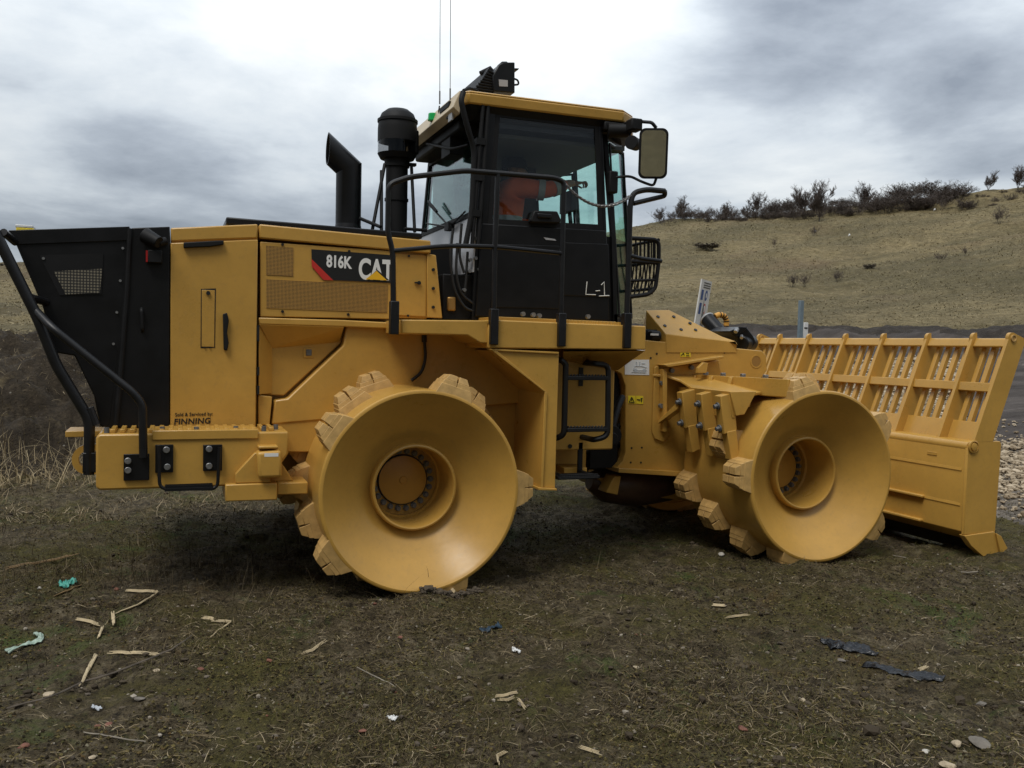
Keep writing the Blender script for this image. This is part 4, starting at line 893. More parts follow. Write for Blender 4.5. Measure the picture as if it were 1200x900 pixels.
m = MB(); m.prism(poly([(856, 389), (866, 384), (876, 384), (883, 393), (887, 402), (879, 410), (865, 411), (864, 397)], -.45), -.45, -.05); m.cyl(at(868, 400, Y=-.46)+Vector((0, .0, -.02)), at(880, 402, Y=-.3), .075, n=18); m.build('lamp_housing', BLK, hl, .012)
m = MB(); m.prism(poly([(855, 388), (866, 383), (876, 383.5), (871, 389), (862, 392)], -.47), -.475, -.1); m.build('lamp_hood', DECS if False else BLK, hl, .004)
m = MB(); p = at(862, 389, Y=-.5); m.cyl(p, p+Vector((.03, .02, .03)), .02, n=8); p = at(869, 396, Y=-.5); m.cyl(p, p+Vector((.02, .03, .02)), .016, n=8); m.build('lamp_bolts', STEEL, hl)

# --- scraper beam carrying the teeth between the lug rows
sb = empty('drum_scraper'); sb.parent = lc
m = MB()
m.prism(poly([(766, 430), (771, 428), (773, 500), (785, 500), (783, 512), (776, 518), (766, 514), (763, 505)], YF), YF-.02, YF); m.build('base_plate', YEL, sb, .006)
m = MB(); m.prism(poly([(769, 427), (838, 416.5), (838, 419.5), (774, 430)], YF), YF-.14, YF); m.build('upper_flange', YEL, sb, .006)
m = MB(); m.prism(poly([(772, 432), (840, 422), (845, 452), (800, 448), (787, 443)], YF), YF-.035, YF-.02); m.prism(poly([(771, 432), (776, 436), (776, 505), (772, 505)], YF), YF-.09, YF-.02); m.build('mount_plate', YEL, sb, .005)
for q in ((786, 434), (809, 430.5), (774.5, 449), (773.5, 475.5)):
    p = at(*q, Y=YF-.04); MB().cyl(p, p+Vector((0, -.035, 0)), .022, n=6).build('mount_bolt', DSTEEL, sb)
m = MB(); a, b = at(771, 494, Y=YF-.06), at(794, 474, Y=YF-.3)
m.hexa([a+Vector((0,0,-.02)), b+Vector((0,0,-.04)), b+Vector((0,0,.02)), a+Vector((0,0,.01))], [k+Vector((.12, .08, 0)) for k in (a+Vector((0,0,-.02)), b+Vector((0,0,-.04)), b+Vector((0,0,.02)), a+Vector((0,0,.01)))]); m.build('stiffener', YEL, sb, .004)
# beam plates: curved horizontal shelf, upright plate with slots, hanging web
SX, SZ = 2.64, 1.40
m = MB()
sh_ = [(2.33, -.62), (2.44, -.66), (2.53, -.76), (2.57, -.90), (2.58, -1.45), (2.81, -1.45), (2.95, -1.35), (2.80, -.62)]
def zs(x, y): return 1.50-.115*sm(np.array(-y), .62, .95)-.01
b_ = [Vector((x, y, float(zs(x, y)))) for x, y in sh_]; m.hexa([p+Vector((0,0,-.022)) for p in b_], b_); m.build('shelf_plate', YEL, sb, .004)
BA, BB = Vector((2.73, -.62, 0)), Vector((3.05, -1.55, 0)); bd = (BB-BA).normalized(); bn = Vector((bd.y, -bd.x, 0)); bn = bn if bn.x < 0 else -bn
m = MB(); m.plan([(BA.x, BA.y), (BB.x, BB.y), (BB.x+.10, BB.y+.05), (2.92, -.62)], 1.34, 1.455); m.build('beam_box', YEL, sb, .006)
m = MB(); m.plan([(BA.x-.012, BA.y), (BB.x-.012, BB.y-.02), (BB.x+.012, BB.y-.02), (BA.x+.014, BA.y)], 1.345, 1.49); m.build('upright_plate', YEL, sb, .004)
for t in (.05, .24, .45):
    c0 = BA.lerp(BB, t)+bn*.012; m = MB(); m.hexa([c0+bd*-.018+Vector((0,0,1.40)), c0+bd*.018+Vector((0,0,1.40)), c0+bd*.018+bn*.05+Vector((0,0,1.40)), c0+bd*-.018+bn*.05+Vector((0,0,1.40))], [c0+bd*-.018+Vector((0,0,1.485)), c0+bd*.018+Vector((0,0,1.485)), c0+bd*.018+bn*.018+Vector((0,0,1.485)), c0+bd*-.018+bn*.018+Vector((0,0,1.485))]); m.build('gusset', YEL, sb, .003)
for t in (.12, .31, .52, .75):
    p = BA.lerp(BB, t)-bn*.05; m = MB(); m.cyl((p.x, p.y, 1.45), (p.x, p.y, 1.485), .04, n=18); m.cyl((p.x, p.y, 1.48), (p.x, p.y, 1.515), .026, n=6); m.build('beam_bolt', STEEL, sb, .003)
m = MB(); m.prism(poly([(817, 431), (823.5, 424.5), (828.5, 425.5), (826.5, 437), (816, 437)], -.8), -.82, -.78); m.build('bracket_rib', YEL, sb, .003)
m = MB(); m.prism([(2.56, 1.385), (2.60, 1.385), (2.64, 1.17), (2.60, 1.17)], -1.45, -.68); m.build('hanging_web', YEL, sb, .004)
m = MB(); m.prism([(2.56, 1.383), (2.81, 1.385), (2.70, 1.20), (2.62, 1.19)], -1.475, -1.44); m.build('end_gusset', YEL, sb, .004)
for Y, dx in ((-.90, 0), (-1.15, .03), (-1.40, .05)):
    x = 2.44+dx
    m = MB(); m.prism([(x, 1.345), (x+.125, 1.375), (x+.165, 1.07), (x+.045, 1.04)], Y-.045, Y+.045); ar = m.build('scraper_arm', YEL, sb, .005)
    m = MB(); m.prism([(x+.07, 1.06), (x+.155, 1.075), (x+.195, .86), (x+.115, .83)], Y-.05, Y+.035); m.build('scraper_tooth', YEL, ar, .005)
    m = MB(); m.prism([(x+.08, 1.36), (x+.32, 1.38), (x+.30, 1.26), (x+.10, 1.2)], Y-.02, Y+.02); m.build('arm_web', YEL, ar, .003)
    for z, dd in ((1.265, .01), (1.085, .035)):
        b0 = Vector((x+dd, Y, z)); bb = MB(); bb.cyl(b0+Vector((.0, 0, 0)), b0+Vector((-.04, 0, -.008)), .02, n=6); bb.cyl(b0+Vector((.0, 0, 0)), b0+Vector((-.012, 0, -.002)), .03, n=16); bb.build('arm_bolt', DSTEEL, ar, .003)

# --- blade with barred top
bl = empty('blade'); bl.parent = lc
XB = 4.67
pr = [(XB, .22), (XB, .935), (XB+.014, .972), (XB+.047, .986), (XB+.12, .988), (4.98, .985), (4.92, .6), (5.02, .14), (4.94, .1), (4.78, .14)]
m = MB(); m.prism(pr, -1.825, 1.67); m.build('moldboard', YEL, bl, .006)
m = MB(); m.cyl((XB+.047, -1.84, .937), (XB+.047, 1.67, .937), .0495, n=24); m.build('top_roll', YEL, bl)
m = MB()
for q in ((1090, 543.5), (1105, 586.5)):
    p = at(*q, X=XB); m.hexa([(XB-.006, -1.80, p.z-.012), (XB+.002, -1.80, p.z-.012), (XB+.002, -1.80, p.z+.012), (XB-.001, -1.80, p.z+.010)], [(XB-.006, 1.6, p.z-.012), (XB+.002, 1.6, p.z-.012), (XB+.002, 1.6, p.z+.012), (XB-.001, 1.6, p.z+.010)])
m.build('weld_seam', YEL, bl)
m = MB()
for (x, y) in ((1079, 582), (1076.5, 610)):
    p = at(x, y, X=XB-.05); m.box(XB-.04, XB+.01, p.y, 1.3, p.z-.013, p.z+.013)
m.build('wear_strip', YEL, bl, .008)
p0, p1 = at(1087, 528.5, X=XB), at(1098, 534, X=XB); MB().box(XB-.005, XB, p1.y, p0.y, p1.z, p0.z).build('maker_plate', YEL, bl, .002)
def endplate(Y0, Y1):
    m = MB(); m.prism([(4.665, .195), (4.668, .935), (4.70, .985), (4.76, .992), (5.03, .985), (5.045, .96), (5.02, .20)], Y0, Y1); e = m.build('end_plate', YEL, bl, .005)
    m = MB(); s = -1 if Y0 < 0 else 1; yo = Y0 if s < 0 else Y1
    m.lathe([(.055, 0), (.055, .014*s), (.045, .018*s), (.043, .006*s), (.035, .006*s), (.032, .02*s), (.001, .024*s)], 28, (4.722, yo, .945)); m.build('pivot_boss', YEL, e, sharp=40)
    m = MB(); m.prism([(4.66, .192), (4.99, .21), (5.0, .205), (5.12, .075), (5.06, .005), (4.88, .0), (4.74, .10)], Y0-.012, Y0+.05); m.prism([(5.0, .20), (5.06, .17), (5.14, .06), (5.06, .01)], Y0-.03, Y0-.012); m.build('end_bit', YEL, e, .005)
endplate(-1.855, -1.825); endplate(1.67, 1.70)
MB().prism([(4.9, .16), (5.0, .16), (5.09, .0), (5.03, -.02)], -1.80, 1.64).build('cutting_edge', simple('worn_edge', (.16, .13, .10), .4, metal=.6, var=.3), bl)
def RX(z): return 4.73+.387*(z-.98)
ribY = [-1.84, -1.47, -.95, -.38, .17, .76, 1.28, 1.68]
for i, y in enumerate(ribY):
    wd = .215 if i in (0, 7) else .17
    ou = [(RX(.985), .985), (RX(1.86), 1.86)]
    c = (RX(1.86)+.042, 1.872)
    for k in range(7):
        t = R(200-30*k); 
        if t > R(60): ou.append((c[0]+.045*math.cos(t), c[1]+.045*math.sin(t)))
    ou += ([(RX(1.86)+wd*.94, 1.862)] if i in (0, 7) else [(RX(1.82)+.075, 1.83), (RX(1.78)+wd, 1.78)])+[(RX(.985)+wd, .985)]
    rb = MB().prism(ou, y-.016, y+.016).build('rib', YEL, bl, .004)
    if i in (0, 7):
        m = MB(); m.lathe([(.03, 0), (.03, -.012), (.022, -.012), (.020, -.004), (.001, -.004)], 20, (c[0]+.01, y-.016, c[1]-.005)); m.build('pin_boss', LUG, rb)
for i in range(7):
    y0, y1 = ribY[i]+.016, ribY[i+1]-.016
    m = MB(); m.hexa([(RX(1.79)+.022, y0, 1.79), (RX(1.79)+.09, y0, 1.78), (RX(1.86)+.10, y0, 1.862), (RX(1.86)+.03, y0, 1.868)], [(RX(1.79)+.022, y1, 1.79), (RX(1.79)+.09, y1, 1.78), (RX(1.86)+.10, y1, 1.862), (RX(1.86)+.03, y1, 1.868)]); m.build('top_rail', YEL, bl, .014, seg=3)
    z = 1.44; x = RX(z); m = MB(); m.hexa([(x+.012, y0, z-.035), (x+.10, y0, z-.05), (x+.11, y0, z+.02), (x+.03, y0, z+.042)], [(x+.012, y1, z-.035), (x+.10, y1, z-.05), (x+.11, y1, z+.02), (x+.03, y1, z+.042)]); m.build('mid_rail', YEL, bl, .006)
    x = RX(.985)+.09; m = MB(); m.hexa([(x, y0, .985), (x+.02, y0, .985), (x+.02+.06, y0, 1.14), (x+.06, y0, 1.14)], [(x, y1, .985), (x+.02, y1, .985), (x+.08, y1, 1.14), (x+.06, y1, 1.14)]); m.build('base_strip', YEL, bl, .003)
    nb = 4 if (y1-y0) > .4 else 3
    for k in range(nb):
        y = y0+(y1-y0)*(k+.75)/(nb+.5)
        b = Vector((RX(1.1)+.115, y, 1.1)); t = Vector((RX(1.82)+.115, y, 1.82)); m = MB()
        m.hexa([b+Vector((-.022, -.023, 0)), b+Vector((.022, -.023, 0)), b+Vector((.022, .023, 0)), b+Vector((-.022, .023, 0))], [t+Vector((-.022, -.023, 0)), t+Vector((.022, -.023, 0)), t+Vector((.022, .023, 0)), t+Vector((-.022, .023, 0))]); m.build('bar', YEL, bl, .003)
m = MB()
for s in (-1, 1): m.prism([(3.5, .55), (3.6, .85), (4.7, .66), (4.7, .40)], s*.5-.06, s*.5+.06)
m.prism([(3.7, 1.2), (4.68, .85), (4.68, .7), (3.7, 1.0)], -.12, .12); m.build('push_arm', YEL, bl, .01)

# ------------------------------------------------------------------ operator in the cab (sitting, right arm reaching to the wheel)
def skin_body(name, pts, edges, mt, parent=None, sub=2, root=0):
    me = bpy.data.meshes.new(name); me.from_pydata([p for p, r in pts], edges, [])
    o = bpy.data.objects.new(name, me); COL.objects.link(o)
    o.modifiers.new('skin', 'SKIN'); me.skin_vertices[0].data[root].use_root = True
    for i, (p, r) in enumerate(pts): me.skin_vertices[0].data[i].radius = r if isinstance(r, tuple) else (r, r)
    s = o.modifiers.new('sub', 'SUBSURF'); s.levels = sub; s.render_levels = sub
    nm = bpy.data.meshes.new_from_object(o.evaluated_get(bpy.context.evaluated_depsgraph_get()))
    bpy.data.objects.remove(o); nm.name = name; nm.materials.clear(); nm.materials.append(mt)
    nm.polygons.foreach_set('use_smooth', [True]*len(nm.polygons))
    o = bpy.data.objects.new(name, nm); COL.objects.link(o)
    if parent: o.parent = parent
    return o
px = 1.17; dz = .19
hp_ = [((px-.03, 0, 2.43+dz), .13), ((px-.03, 0, 2.6+dz), .14), ((px+.0, 0, 2.78+dz), .15), ((px+.02, 0, 2.90+dz), .13), ((px+.04, 0, 2.96+dz), .058), ((px+.06, 0, 3.01+dz), .06),
       ((px+.085, 0, 3.05+dz), .082), ((px+.085, 0, 3.11+dz), .092), ((px+.075, 0, 3.165+dz), .07),
       ((px+.02, -.17, 2.90+dz), .075), ((px+.27, -.24, 2.88+dz), .05), ((px+.50, -.2, 2.965+dz), .04), ((px+.57, -.19, 2.98+dz), .026),
       ((px+.02, .17, 2.89+dz), .075), ((px+.12, .23, 2.64+dz), .052), ((px+.36, .16, 2.62+dz), .04), ((px+.44, .14, 2.63+dz), .026),
       ((px+.06, -.1, 2.42+dz), .10), ((px+.44, -.14, 2.44+dz), .075), ((px+.50, -.14, 2.06), .052), ((px+.60, -.14, 2.0), .045),
       ((px+.06, .1, 2.42+dz), .10), ((px+.44, .14, 2.44+dz), .075), ((px+.50, .14, 2.06), .052), ((px+.60, .14, 2.0), .045)]
he = [(0,1),(1,2),(2,3),(3,4),(4,5),(5,6),(6,7),(7,8),(3,9),(9,10),(10,11),(11,12),(3,13),(13,14),(14,15),(15,16),(0,17),(17,18),(18,19),(19,20),(0,21),(21,22),(22,23),(23,24)]
person = tag(skin_body('person', hp_, he, SKIN), 'seated operator in an orange hi-vis jacket reaching forward inside the cab', 'person')
jk = [((px-.03, 0, 2.44+dz), (.155, .165)), ((px-.03, 0, 2.6+dz), (.16, .18)), ((px, 0, 2.78+dz), (.165, .19)), ((px+.02, 0, 2.90+dz), .14), ((px+.035, 0, 2.95+dz), .08),
      ((px+.02, -.18, 2.90+dz), .098), ((px+.27, -.245, 2.88+dz), .082), ((px+.49, -.205, 2.96+dz), .062), ((px+.02, .18, 2.89+dz), .095), ((px+.12, .24, 2.64+dz), .078), ((px+.35, .165, 2.62+dz), .056)]
skin_body('jacket', jk, [(0,1),(1,2),(2,3),(3,4),(3,5),(5,6),(6,7),(3,8),(8,9),(9,10)], HIVIS, person)
tr = [((px-.03, 0, 2.42+dz), .15), ((px+.06, -.1, 2.42+dz), .115), ((px+.44, -.14, 2.44+dz), .092), ((px+.50, -.14, 2.1), .07), ((px+.06, .1, 2.42+dz), .115), ((px+.44, .14, 2.44+dz), .092), ((px+.50, .14, 2.1), .07)]
skin_body('trousers', tr, [(0,1),(1,2),(2,3),(0,4),(4,5),(5,6)], TROUS, person)
m = MB(); c = Vector((px+.075, 0, 3.10+dz)); n = 24
m.lathe([(.118, -.02), (.118, .0), (.112, .05), (.09, .09), (.05, .112), (.001, .118)], n, tuple(c+Vector((-.015, 0, 0))), 'Z'); m.build('hair', HAIR, person, sharp=60)
m = MB(); f = c+Vector((.09, 0, -.035))
m.hexa([f+Vector((0,-.016,-.02)), f+Vector((0,.016,-.02)), f+Vector((.032,.008,-.016)), f+Vector((.032,-.008,-.016))], [f+Vector((-.005,-.01,.03)), f+Vector((-.005,.01,.03)), f+Vector((.01,.005,.025)), f+Vector((.01,-.005,.025))])
m.build('nose', SKIN, person, .005)
for s in (-1, 1):
    m = MB(); m.lathe([(.001, -.012), (.02, -.008), (.028, 0), (.02, .008), (.001, .012)], 14, (c.x-.0, s*.095, c.z-.04)); m.build('ear', SKIN, person)
    m = MB(); m.lathe([(.001, -.008), (.010, -.004), (.010, .004), (.001, .008)], 10, (f.x+.0, s*.032, f.z+.03)); m.build('eye', DECK, person)
MB().box(f.x-.002, f.x+.006, -.022, .022, f.z-.052, f.z-.044).build('mouth', simple('lips', (.35, .12, .09), .5), person, .002)
def band(p, q, r0, r1, t0, t1):
    p, q = Vector(p), Vector(q); m = MB(); m.cyl(p.lerp(q, t0), p.lerp(q, t1), r0, r1, n=24); m.build('reflective_band', BAND, person)
m = MB()
for z in (2.50+dz, 2.60+dz):
    ring = [(px-.03+.162*math.cos(t), .185*math.sin(t)) for t in [2*math.pi*i/28 for i in range(28)]]; m.plan(ring, z, z+.055)
m.build('reflective_band', BAND, person)
band(jk[5][0], jk[6][0], .094, .09, .72, .94); band(jk[6][0], jk[7][0], .075, .071, .3, .52)
for base, s in ((hp_[12][0], -1), (hp_[16][0], 1)):      # hands: palm plus five bent fingers closing on the wheel rim
    b = Vector(base); pts = [(tuple(b+Vector((-.03, 0, -.003))), .024), (tuple(b+Vector((.05, 0, 0))), (.036, .016))]; ed = [(0, 1)]
    for k, ln in enumerate((.07, .08, .075, .06)):
        o0 = b+Vector((.055, s*(.03-.02*k), .002)); i = len(pts)
        pts += [(tuple(o0), .0095), (tuple(o0+Vector((ln*.5, 0, .012))), .009), (tuple(o0+Vector((ln*.75, 0, -.012))), .0085), (tuple(o0+Vector((ln*.6, 0, -.04))), .007)]; ed += [(1, i), (i, i+1), (i+1, i+2), (i+2, i+3)]
    i = len(pts); pts += [(tuple(b+Vector((.03, -s*.035, -.01))), .011), (tuple(b+Vector((.065, -s*.05, -.022))), .0095), (tuple(b+Vector((.09, -s*.04, -.035))), .008)]; ed += [(0, i), (i, i+1), (i+1, i+2)]
    skin_body('hand', pts, ed, SKIN, person, 1)
# ------------------------------------------------------------------ bare shrubs and trees on the hill
BARK = simple('bark_dark', (.06, .05, .042), .9, var=.3, scale=3); BARK2 = simple('hazed_twig_brown', (.105, .083, .072), .9, var=.3, scale=3)  # crown twigs lightened, distance haze put into their brown
FOL = simple('dead_leaves', (.075, .062, .042), .9, var=.5, scale=2)
def strip_mesh(segs):
    """segs: (p, q, r0, r1) -> three sided prisms"""
    P = np.array([s[0] for s in segs]); Q_ = np.array([s[1] for s in segs]); r0 = np.array([s[2] for s in segs]); r1 = np.array([s[3] for s in segs])
    d = Q_-P; d /= np.linalg.norm(d, axis=1)[:, None]+1e-9; ref = np.where(np.abs(d[:, 2:3]) < .9, [[0, 0, 1.]], [[1., 0, 0]])
    e = np.cross(d, ref); e /= np.linalg.norm(e, axis=1)[:, None]; g = np.cross(d, e); out = []
    for c, r in ((P, r0), (Q_, r1)):
        for k in range(3):
            t = 2*math.pi*k/3; out.append(c+(e*math.cos(t)+g*math.sin(t))*r[:, None])
    Vv = np.stack(out, 1).reshape(-1, 3); n = len(segs); b = np.arange(n)[:, None]*6
    Fq = np.concatenate([b+np.array([[k, (k+1) % 3, 3+(k+1) % 3, 3+k]]) for k in range(3)])
    return Vv, Fq
def branches(rg, p, d, ln, r, depth, segs, spread, up):
    p = np.array(p, float); d = np.array(d, float); k = 3
    for i in range(k):
        d = d+np.array([rg.gauss(0, .16), rg.gauss(0, .16), up]); d /= np.linalg.norm(d); q = p+d*ln/k; rr = r*(1-.55*(i+1)/k)
        segs.append((p, q, r*(1-.55*i/k), rr)); p = q
        if depth > 0:
            for _ in range(1 if (i == 0 and depth < 3) else 2):
                a = rg.uniform(0, 6.283); s = rg.uniform(.5, 1.1)*spread
                nd = d+np.array([math.cos(a)*s, math.sin(a)*s, rg.uniform(-.2, .35)]); nd /= np.linalg.norm(nd)
                branches(rg, p, nd, ln*rg.uniform(.42, .66), rr*.62, depth-1, segs, spread, up)
def make_shrub(name, seed, stems, h, depth, spread, leaf=0, width=1.):
    rg = random.Random(seed); segs = []; root = empty(name); sg0 = []
    for s in range(stems):
        a = rg.uniform(0, 6.283); o = rg.uniform(0, .35 if stems > 1 else 0)*width
        d = np.array([math.cos(a)*rg.uniform(.1, .8)*(stems > 1), math.sin(a)*rg.uniform(.1, .8)*(stems > 1), 1.]); d /= np.linalg.norm(d)
        p = (math.cos(a)*o, math.sin(a)*o, -.2); hh = h*rg.uniform(.4, .6)
        if stems == 1:
            q = np.array([rg.gauss(0, .1), rg.gauss(0, .1), h*.16]); sg0.append((np.array(p), q, .09*h/4, .06*h/4))
            for _ in range(6): 
                dd = np.array([rg.gauss(0, .38), rg.gauss(0, .38), 1.]); branches(rg, q, dd/np.linalg.norm(dd), h*rg.uniform(.36, .6), .045*h/4, depth, segs, spread, .08)
        else:
            sg0.append((np.array(p), np.array(p)+d*hh*.4, .03*h/3, .022*h/3)); branches(rg, np.array(p)+d*hh*.4, d, hh, .022*h/3, depth, segs, spread, .05)
    segs = [(a, b, max(r0, .011), max(r1, .009)) for a, b, r0, r1 in segs]
    Vv, Fq = strip_mesh(sg0); raw('trunk' if stems == 1 else 'stems', Vv, Fq, BARK, root)
    Vv, Fq = strip_mesh(segs); raw('crown', Vv, Fq, BARK2, root)
    if leaf:
        ls = []; 
        tips = [s[1] for s in segs if s[3] < .02]; rg.shuffle(tips)
        for q in tips[:leaf]:
            c = q+np.array([rg.gauss(0, .1) for _ in range(3)]); u = np.array([rg.gauss(0, 1) for _ in range(3)]); u /= np.linalg.norm(u); w = np.cross(u, [rg.gauss(0, 1) for _ in range(3)]); w /= np.linalg.norm(w)+1e-9; s = rg.uniform(.05, .12)
            ls += [c-u*s-w*s*.6, c+u*s-w*s*.6, c+u*s+w*s*.6, c-u*s+w*s*.6]
        raw('leaves', np.array(ls), np.arange(len(ls)).reshape(-1, 4), FOL, root)
    return root
PT = {'tree': [make_shrub('bare_tree', 11, 1, 4.2, 4, .75), make_shrub('bare_tree', 12, 1, 4.2, 4, .62)],
      'shrub': [make_shrub('bare_shrub', 21, 8, 3.0, 3, .8), make_shrub('bare_shrub', 22, 10, 3.0, 3, .9)],
      'dense': [make_shrub('dense_shrub', 31, 16, 3.0, 3, 1.0, 160, 3.), make_shrub('dense_shrub', 32, 18, 3.0, 3, 1.1, 220, 3.4), make_shrub('dense_shrub', 33, 15, 3.0, 3, .9, 80, 3.)],
      'clump': [make_shrub('low_clump', 41, 16, 1.6, 2, 1.2, 900, 2.6)]}
used = {}
def plant(kind, u, base_y, h_px, label, group=None, r=None, sx=1.):
    lst = PT[kind]; k = used.get(kind, 0); used[kind] = k+1; src = lst[k % len(lst)]
    o = src if k < len(lst) else copy_tree(src)
    if r: 
        az = math.atan((u-600)/F_PX); x = CAM.x+r*(math.sin(az)*CY+math.cos(az)*SY); y = CAM.y+r*(-math.sin(az)*SY+math.cos(az)*CY); p = Vector((x, y, gz(x, y)))
    else: p = on_ground(u, base_y, 20, 160)
    dd = (p-CAM).dot(FW); h = h_px*dd/F_PX; base = {'tree': 5.6, 'shrub': 3.6, 'dense': 4.2, 'clump': 2.0}[kind]; s = h/base
    o.location = p-Vector((0, 0, .3 if r else .05)); o.scale = (s*sx, s*sx, s); o.rotation_euler = (0, 0, rnd.uniform(0, 6.28)); tag(o, label, 'tree' if kind == 'tree' else 'shrub', group); return o
T = 'bare trees along the hill crest'
for u, h, r, lb in ((769, 22, 143, 'short bare tree on the hill crest beside the grab rail'), (789, 30, 143, 'round topped bare tree on the crest, left end of the tree line'), (845, 24, 144, 'lone small bare tree in a gap of the crest line'),
                 (867, 22, 143, 'spindly bare tree just left of the taller crest tree'), (881, 34, 143, 'tall narrow bare tree standing above the crest scrub'), (1148, 27, 144, 'bare tree with open crown right of the dark hedge'), (1182, 34, 144, 'taller of two bare trees at the right edge of the crest'), (1196, 26, 143, 'shorter bare tree at the far right edge of the crest'),
                 (953, 54, 131, 'largest bare tree rising out of the crest scrub, its trunk on the slope'), (935, 40, 138, 'broad bare tree among dark scrub left of the dense hedge'), (1005, 34, 142, 'bare tree top showing over the scrub beside the dense hedge')):
    plant('tree', u, 0, h, lb, T, r=r)
for i, u in enumerate((775, 800, 812, 826, 838, 856, 874, 892, 903, 914, 926, 944, 962, 976, 990, 1002, 1130, 1160, 1175, 1190)):
    plant('shrub', u+rnd.uniform(-3, 3), 0, rnd.uniform(14, 25) if u < 1100 else rnd.uniform(8, 14), 'leafless brown shrub in the scrub along the hill crest', 'leafless shrubs along the hill crest', r=rnd.uniform(137, 146), sx=1.3)
for i, u in enumerate((898, 908, 922, 936, 950, 966, 980, 994, 1008, 1018, 1027, 1036, 1044, 1052, 1060, 1069, 1078, 1087, 1096, 1105, 1113, 1122)):
    h = rnd.uniform(15, 26) if u < 1010 else 22*(1-((u-1062)/95)**2)+7
    plant('dense', u+rnd.uniform(-2, 2), 0, h*rnd.uniform(.85, 1.1), 'dark dense shrub of the hedge on the hill crest', 'dark dense shrubs on the hill crest', r=rnd.uniform(134, 144), sx=1.35)
for i in range(44):
    u = 790+i*9.4+rnd.uniform(-3, 3); plant('dense', u, 0, rnd.uniform(8, 15) if u < 1125 else rnd.uniform(5, 10), 'low dark scrub bush at the foot of the crest line', 'low scrub bushes along the hill crest', r=rnd.uniform(136, 146), sx=1.7)
plant('shrub', 953, 276, 12, 'dark scrubby bush at the foot of the largest crest tree', None)
plant('shrub', 1172, 262, 20, 'small bare bush high on the right of the grass slope', None); plant('shrub', 1102, 307, 13, 'small bare bush alone on the middle of the right slope', None)
plant('shrub', 928, 336, 16, 'left of two small bare bushes low on the slope', None); plant('shrub', 943, 336, 17, 'right of two small bare bushes low on the slope', None); plant('shrub', 982, 330, 14, 'faint bare bush right of the pair low on the slope', None)
plant('shrub', 907, 290, 12, 'thin bare sapling on the slope below the crest scrub', None, sx=.5); plant('shrub', 1130, 300, 12, 'thin bare sapling on the slope below the dark hedge', None, sx=.6)
plant('clump', 826, 292, 9, 'long low dark bramble clump on the left of the slope', None, sx=2.4); plant('clump', 1020, 315, 8, 'small dark round tussock on the middle of the slope', None, sx=1.3)
plant('shrub', 33, 322, 9, 'tiny dark shrub on the far left skyline behind the black guard rail', None, r=112)
plant('clump', 6, 325, 6, 'low dark scrub on the far left skyline', None, r=112, sx=2.)

# ------------------------------------------------------------------ scattered ground cover
rg = np.random.default_rng(5)
def sample(n, r0, r1, a0, a1, p=1.):
    r = r0*(r1/r0)**(rg.random(n)**p); a = rg.uniform(a0, a1, n)
    return CAM.x+r*(np.sin(a)*CY+np.cos(a)*SY), CAM.y+r*(-np.sin(a)*SY+np.cos(a)*CY), r
def fibres(name, x, y, ln, w, pitch, mt, curl=.5, lift=.004):
    n = len(x); z = height(x, y)+lift; az = rg.uniform(0, 6.283, n); pit = pitch(n); c = rg.normal(0, curl, n)
    P = np.stack([x, y, z], 1); pts = [P]
    for k in range(3):
        a = az+c*k/2; d = np.stack([np.cos(a)*np.cos(pit), np.sin(a)*np.cos(pit), np.sin(pit)], 1); P = P+d*(ln/3)[:, None]; pts.append(P); pit = pit-rg.uniform(0, .35, n)
    side = np.stack([-np.sin(az), np.cos(az), rg.uniform(-.6, .6, n)], 1)
    out = []
    for k, q in enumerate(pts):
        ww = w*(1, 1, .75, .2)[k]; out += [q-side*ww[:, None]/2, q+side*ww[:, None]/2]
    Vv = np.stack(out, 1).reshape(-1, 3); b = np.arange(n)[:, None]*8
    Fq = np.concatenate([b+np.array([[2*k, 2*k+1, 2*k+3, 2*k+2]]) for k in range(3)])
    o = raw(name, Vv, Fq, mt, kind='stuff'); return o
def rndcol(name, stops, scale=9., rough=.9):
    m, N, L, b = mat(name); g = N.new('ShaderNodeNewGeometry')
    L.new(ramp(N, L, g.outputs['Random Per Island'], stops), b.inputs['Base Color']); b.inputs['Roughness'].default_value = rough; b.inputs['Specular IOR Level'].default_value = .2; return m
STEM = rndcol('dead_stem', [(0, (.02, .013, .006)), (.5, (.065, .047, .024)), (.85, (.15, .115, .062)), (1, (.30, .24, .15))])
STRAW = rndcol('straw', [(0, (.12, .085, .045)), (.6, (.24, .185, .105)), (1, (.42, .34, .22))])
GRASS = rndcol('moss_grass', [(0, (.04, .038, .01)), (.6, (.10, .09, .026)), (1, (.17, .145, .055))])
REED = rndcol('dry_reed', [(0, (.20, .145, .075)), (.6, (.32, .25, .14)), (1, (.46, .37, .23))])
def keep(x, y, thr, sc, seed):
    return fbm(x*sc, y*sc, 3, seed)+rg.normal(0, .12, len(x)) > thr
x, y, r = sample(120000, 3.3, 15, -.62, .62, 1.); k = keep(x, y, .05, 1.3, 51); x, y = x[k], y[k]; n = len(x)
fibres('dead_stems', x, y, rg.uniform(.02, .10, n), rg.uniform(.0010, .0030, n), lambda n: rg.normal(.16, .34, n), STEM, .8)
x, y, r = sample(22000, 3.3, 16, -.62, .62, 1.); k = keep(x, y, .03, 1.0, 52); x, y = x[k], y[k]; n = len(x)
fibres('dry_grass', x, y, rg.uniform(.02, .10, n), rg.uniform(.0012, .0032, n), lambda n: rg.normal(.1, .22, n), STRAW, .5)
x, y, r = sample(80000, 3.3, 13, -.62, .62, 1.); k = keep(x, y, .10, .95, 53); x, y = x[k], y[k]; n = len(x)
fibres('grass', x, y, rg.uniform(.012, .04, n), rg.uniform(.0014, .003, n), lambda n: rg.uniform(.4, 1.4, n), GRASS, .5, 0)
